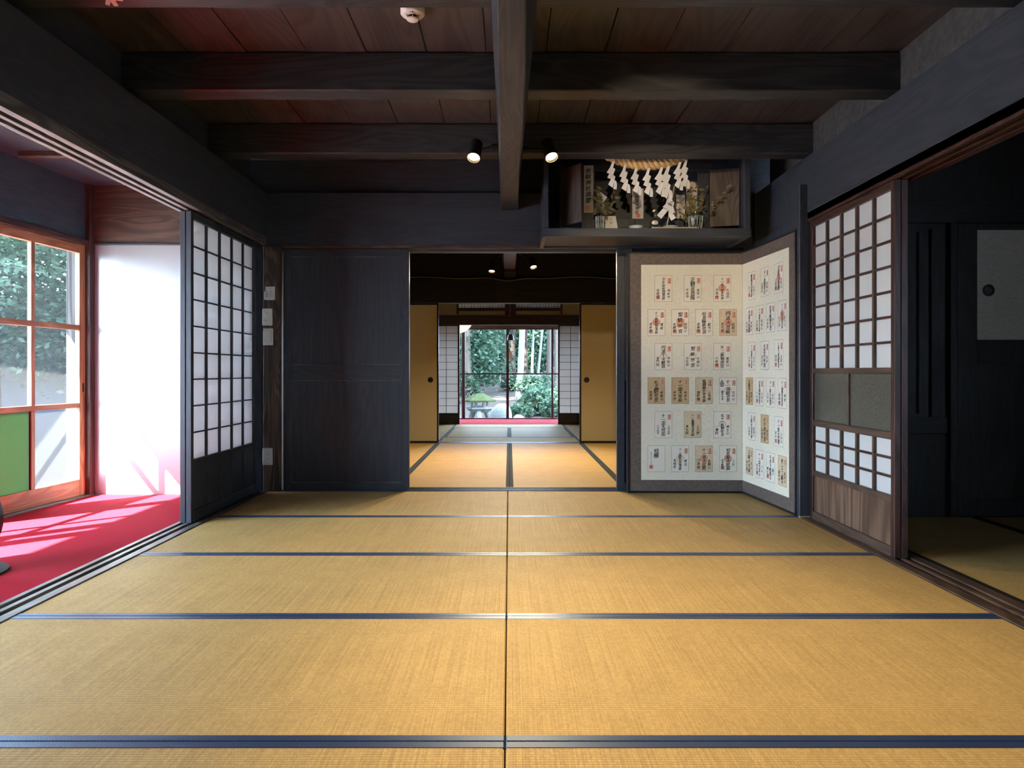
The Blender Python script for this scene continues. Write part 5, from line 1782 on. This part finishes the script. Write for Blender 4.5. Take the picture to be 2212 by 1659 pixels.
# shrubs
for i, (p_, d_, py_, rx, rz, lm, n_) in enumerate([
        (1150, 24, 838, 0.55, 0.40, 'leaf_pale', 1700), (1185, 22, 845, 0.55, 0.50, 'leaf_pale', 1900), (1170, 19, 872, 0.50, 0.36, 'leaf_pale', 1900),
        (1128, 17.5, 893, 0.26, 0.16, 'leaf_pale', 700), (1198, 17.5, 886, 0.30, 0.36, 'leaf_pale', 900), (1115, 27, 825, 0.5, 0.3, 'leaf', 900),
        (1035, 31, 818, 0.8, 0.35, 'leaf', 1200), (1000, 22, 836, 0.5, 0.4, 'leaf', 900)]):
    labs = ['low pale green shrub behind the leaning trunk', 'tall leafy shrub against the right stile', 'broad bushy shrub low in the right pane', 'small leafy clump beside the round stone',
            'leafy shrub in the narrow right-hand pane', 'shrub at the foot of the dark forked trunk', 'undergrowth bush behind the stone lantern', 'bush at the mossy trunk by the left stile']
    x = TX(p_, d_)
    t = thing('shrub', labs[i], 'shrub', (x, d_, garden_z(x, d_)), 0, 'shrubs behind the house')
    zc = TZ(py_, d_)
    ctr = rng.normal(size=(16, 3))
    ctr /= np.linalg.norm(ctr, axis=1)[:, None]
    ctr = ctr * np.array([rx, rx * 0.7, rz]) * 0.8 + np.array([x, d_, zc])
    leaf_object('foliage', leaf_cloud(n_, clumps(ctr, 0.13), 0.13, 0.55), lm, t)
    mb = MB()
    for k in range(5):
        e_ = ctr[k]
        mb.tube([(x, d_, garden_z(x, d_) - 0.05), ((x + e_[0]) / 2, d_, (garden_z(x, d_) + e_[2]) / 2), tuple(e_)], [0.014, 0.01, 0.005], 5)
    mb.obj('stems', 'bark_dark', t)

g4 = terrain('ground', 4.26, 30, -16, 13.5, 20, 20, lambda x, y: -0.45 + 0.03 * math.sin(x * 2 + y), 'gravel')
g4['label'] = 'pale gravel outside the side room'
g4['category'] = 'ground'
# snow-viewing stone lantern
d_ = 18.0
x = TX(1036, d_)
zg = garden_z(x, d_)
t = thing('stone_lantern', 'low stone lantern with a broad mossy roof outside the far window', 'stone lantern', (x, d_, zg))
mtl = Matrix.Translation((x, d_, 0))
z_r = TZ(866, d_)
MB().lathe([(0.0001, z_r + 0.19), (0.10, z_r + 0.185), (0.27, z_r + 0.10), (0.42, z_r + 0.02), (0.415, z_r - 0.02), (0.20, z_r + 0.0), (0.0001, z_r)], mtl, 6).obj('roof', 'moss', t)
mb = MB()
zb = TZ(878, d_) - 0.02
for k in range(6):
    a = 2 * PI * k / 6
    mb.tube([(x + 0.19 * math.cos(a), d_ + 0.19 * math.sin(a), zb), (x + 0.19 * math.cos(a), d_ + 0.19 * math.sin(a), z_r)], 0.03, 6)
mb.lathe([(0.22, zb - 0.01), (0.22, zb + 0.03), (0.0001, zb + 0.03)], mtl, 6)
mb.obj('light_box', 'stone', t)
MB().lathe([(0.0001, zb - 0.13), (0.22, zb - 0.12), (0.34, zb - 0.03), (0.34, zb + 0.0), (0.0001, zb)], mtl, 6).obj('platform', 'stone', t)
for k in range(3):
    a = 2 * PI * k / 3 + 0.5
    q = Vector((x + 0.18 * math.cos(a), d_ + 0.18 * math.sin(a), zb - 0.10))
    w_ = Vector((x + 0.32 * math.cos(a), d_ + 0.32 * math.sin(a), zg - 0.05))
    MB().tube([q, q.lerp(w_, 0.4) + Vector((0, 0, 0.02)), w_], [0.07, 0.075, 0.07], 8).obj('leg', 'stone', t)


def boulder(label, x, y, z, rx, ry, rz, seed, mat='stone'):
    r_ = random.Random(seed)
    bm = bmesh.new()
    bmesh.ops.create_icosphere(bm, subdivisions=3, radius=1)
    ph = [r_.uniform(0, 6) for _ in range(6)]
    for v_ in bm.verts:
        c0 = v_.co
        k = 1 + 0.07 * math.sin(3 * c0.x + ph[0]) + 0.06 * math.sin(4 * c0.y + ph[1]) + 0.05 * math.sin(5 * c0.z + ph[2]) + 0.02 * math.sin(11 * c0.x + 9 * c0.z + ph[3])
        v_.co = Vector((c0.x * rx * k, c0.y * ry * k, c0.z * rz * k))
    me = bpy.data.meshes.new('boulder')
    for fc in bm.faces:
        fc.smooth = True
    bm.to_mesh(me)
    bm.free()
    me.materials.append(M[mat])
    o = bpy.data.objects.new('boulder', me)
    C.objects.link(o)
    o.location = (x, y, z)
    tag(o, label, 'stone', 'garden stones')
    return o


boulder('large pale round stone below the far window centre', TX(1081, 16), 16, -0.22, 0.29, 0.16, 0.39, 1)
boulder('low pale stone at the right of the round one', TX(1120, 17), 17, -0.36, 0.20, 0.2, 0.20, 4)
boulder('low pale stone in front of the lantern', TX(1020, 16.2), 16.2, -0.42, 0.30, 0.25, 0.13, 8)

# ------------------------------------------------------------------ yard outside the left windows
t = thing('eave_post', 'silvery weathered post outside the veranda window', 'post', (-3.235, 5.37, -0.45))
B(-3.275, -3.195, 5.33, 5.41, -0.45, 2.2, 'shaft', 'grey_post', t, bevel=0.004)
B(-3.34, -3.13, 5.26, 5.48, -0.50, -0.42, 'foot_stone', 'stone', t, bevel=0.01)
for k, yy in enumerate((2.6, 0.0)):
    t = thing('eave_post', 'silvery eave post out of the picture, %s one' % ('nearer', 'nearest')[k], 'post', (-3.9, yy, -0.45))
    B(-3.94, -3.86, yy - 0.04, yy + 0.04, -0.45, 2.14, 'shaft', 'grey_post', t)


def yard_tree(label, x, y, h, crown, n, size, lm, r=0.12, mat='bark_dark', lean=0.0):
    z = yard_z(x, y)
    return tree(label, x, y, z, r, h, lean, mat, lm, crown, n, size, 1.3, 'trees outside the left window')


yard_tree('broad leafy tree seen through the upper panes of the left window', -6.6, 9.2, 3.0, (-6.5, 9.0, 2.1, 1.5, 1.3, 1.2, 70), 9000, 0.10, 'leaf')
yard_tree('leafy tree behind the silvery post outside the left window', -5.0, 9.6, 3.2, (-5.0, 9.6, 1.9, 1.2, 1.1, 1.3, 60), 7000, 0.10, 'leaf')
yard_tree('dark evergreen at the back of the yard, left', -10.5, 13.0, 4.0, (-10.5, 13.0, 2.6, 2.6, 2.0, 2.2, 80), 8000, 0.18, 'leaf_dark')
yard_tree('dark evergreen at the back of the yard, middle', -7.6, 14.5, 4.0, (-7.6, 14.2, 2.6, 2.6, 1.8, 2.2, 80), 8000, 0.18, 'leaf_dark')
yard_tree('dark evergreen at the back of the yard, right', -5.0, 14.8, 4.0, (-4.8, 14.6, 2.6, 2.4, 1.6, 2.2, 80), 7000, 0.18, 'leaf_dark')
# light spray of leaves reaching in from the left
t = thing('leafy_branch', 'pale leafy branch reaching across the upper left panes', 'branch', (-5.2, 6.8, 1.7), 0)
ends = [((-5.6, 6.7, 1.95), (-4.35, 6.7, 1.80)), ((-5.6, 6.8, 1.85), (-4.55, 6.6, 1.66)), ((-5.6, 6.7, 1.75), (-4.65, 6.65, 1.50))]
mb = MB()
cs = []
for a, b in ends:
    a, b = Vector(a), Vector(b)
    mb.tube([a, a.lerp(b, 0.5) + Vector((0, 0, 0.04)), b], [0.012, 0.008, 0.003], 5)
    cs += [tuple(a.lerp(b, u) + Vector((0, 0, 0.05 * math.sin(PI * u)))) for u in np.linspace(0.1, 1, 12)]
mb.obj('twigs', 'bark', t)
leaf_object('leaves', leaf_cloud(420, clumps(cs, 0.04), 0.075, 0.5), 'leaf_pale', t)
o = MB().tube([(-4.9, 8.2, -0.42), (-4.35, 7.2, 0.1)], [0.05, 0.04], 8).obj('fallen_branch', 'bark', None)
tag(o, 'dark leaning log low outside the left window', 'log')

# unseen tall trees added so that their crowns shade the yard and wood
for lab, x, y, zc_, r3, n_ in [('unseen tall tree added for shade beyond the left of the yard', -9.6, 4.4, 5.0, 2.4, 8000), ('unseen tall tree added for shade in the middle of the yard edge', -12.0, 7.4, 5.8, 2.6, 8000), ('unseen tall tree added for shade at the back of the yard', -14.5, 11.0, 6.8, 3.0, 8000),
                          ('unseen tall tree added for shade beside the far veranda', -6.6, 12.9, 6.6, 2.4, 4600), ('unseen tall tree added for shade behind the house, nearest the eave', -5.6, 15.8, 7.0, 2.4, 4600), ('unseen tall tree added for shade behind the house, second from the eave', -6.6, 21.0, 8.5, 3.0, 5200),
                          ('unseen tall tree added for shade behind the house, third from the eave', -8.5, 27.5, 9.5, 3.4, 5200), ('unseen tall tree added for shade behind the house, farthest from the eave', -9.5, 34.0, 10.5, 3.6, 5200)]:
    zg_ = yard_z(x, y) if x < -5.5 and y < 13.5 else garden_z(x, y)
    tree(lab, x, y, zg_, 0.22, zc_ - zg_, 0.0, 'bark_dark', 'leaf_dark', (x, y, zc_, r3, r3, r3 * 0.6, 70), n_, 0.34, 1.3, 'unseen trees added for shade')
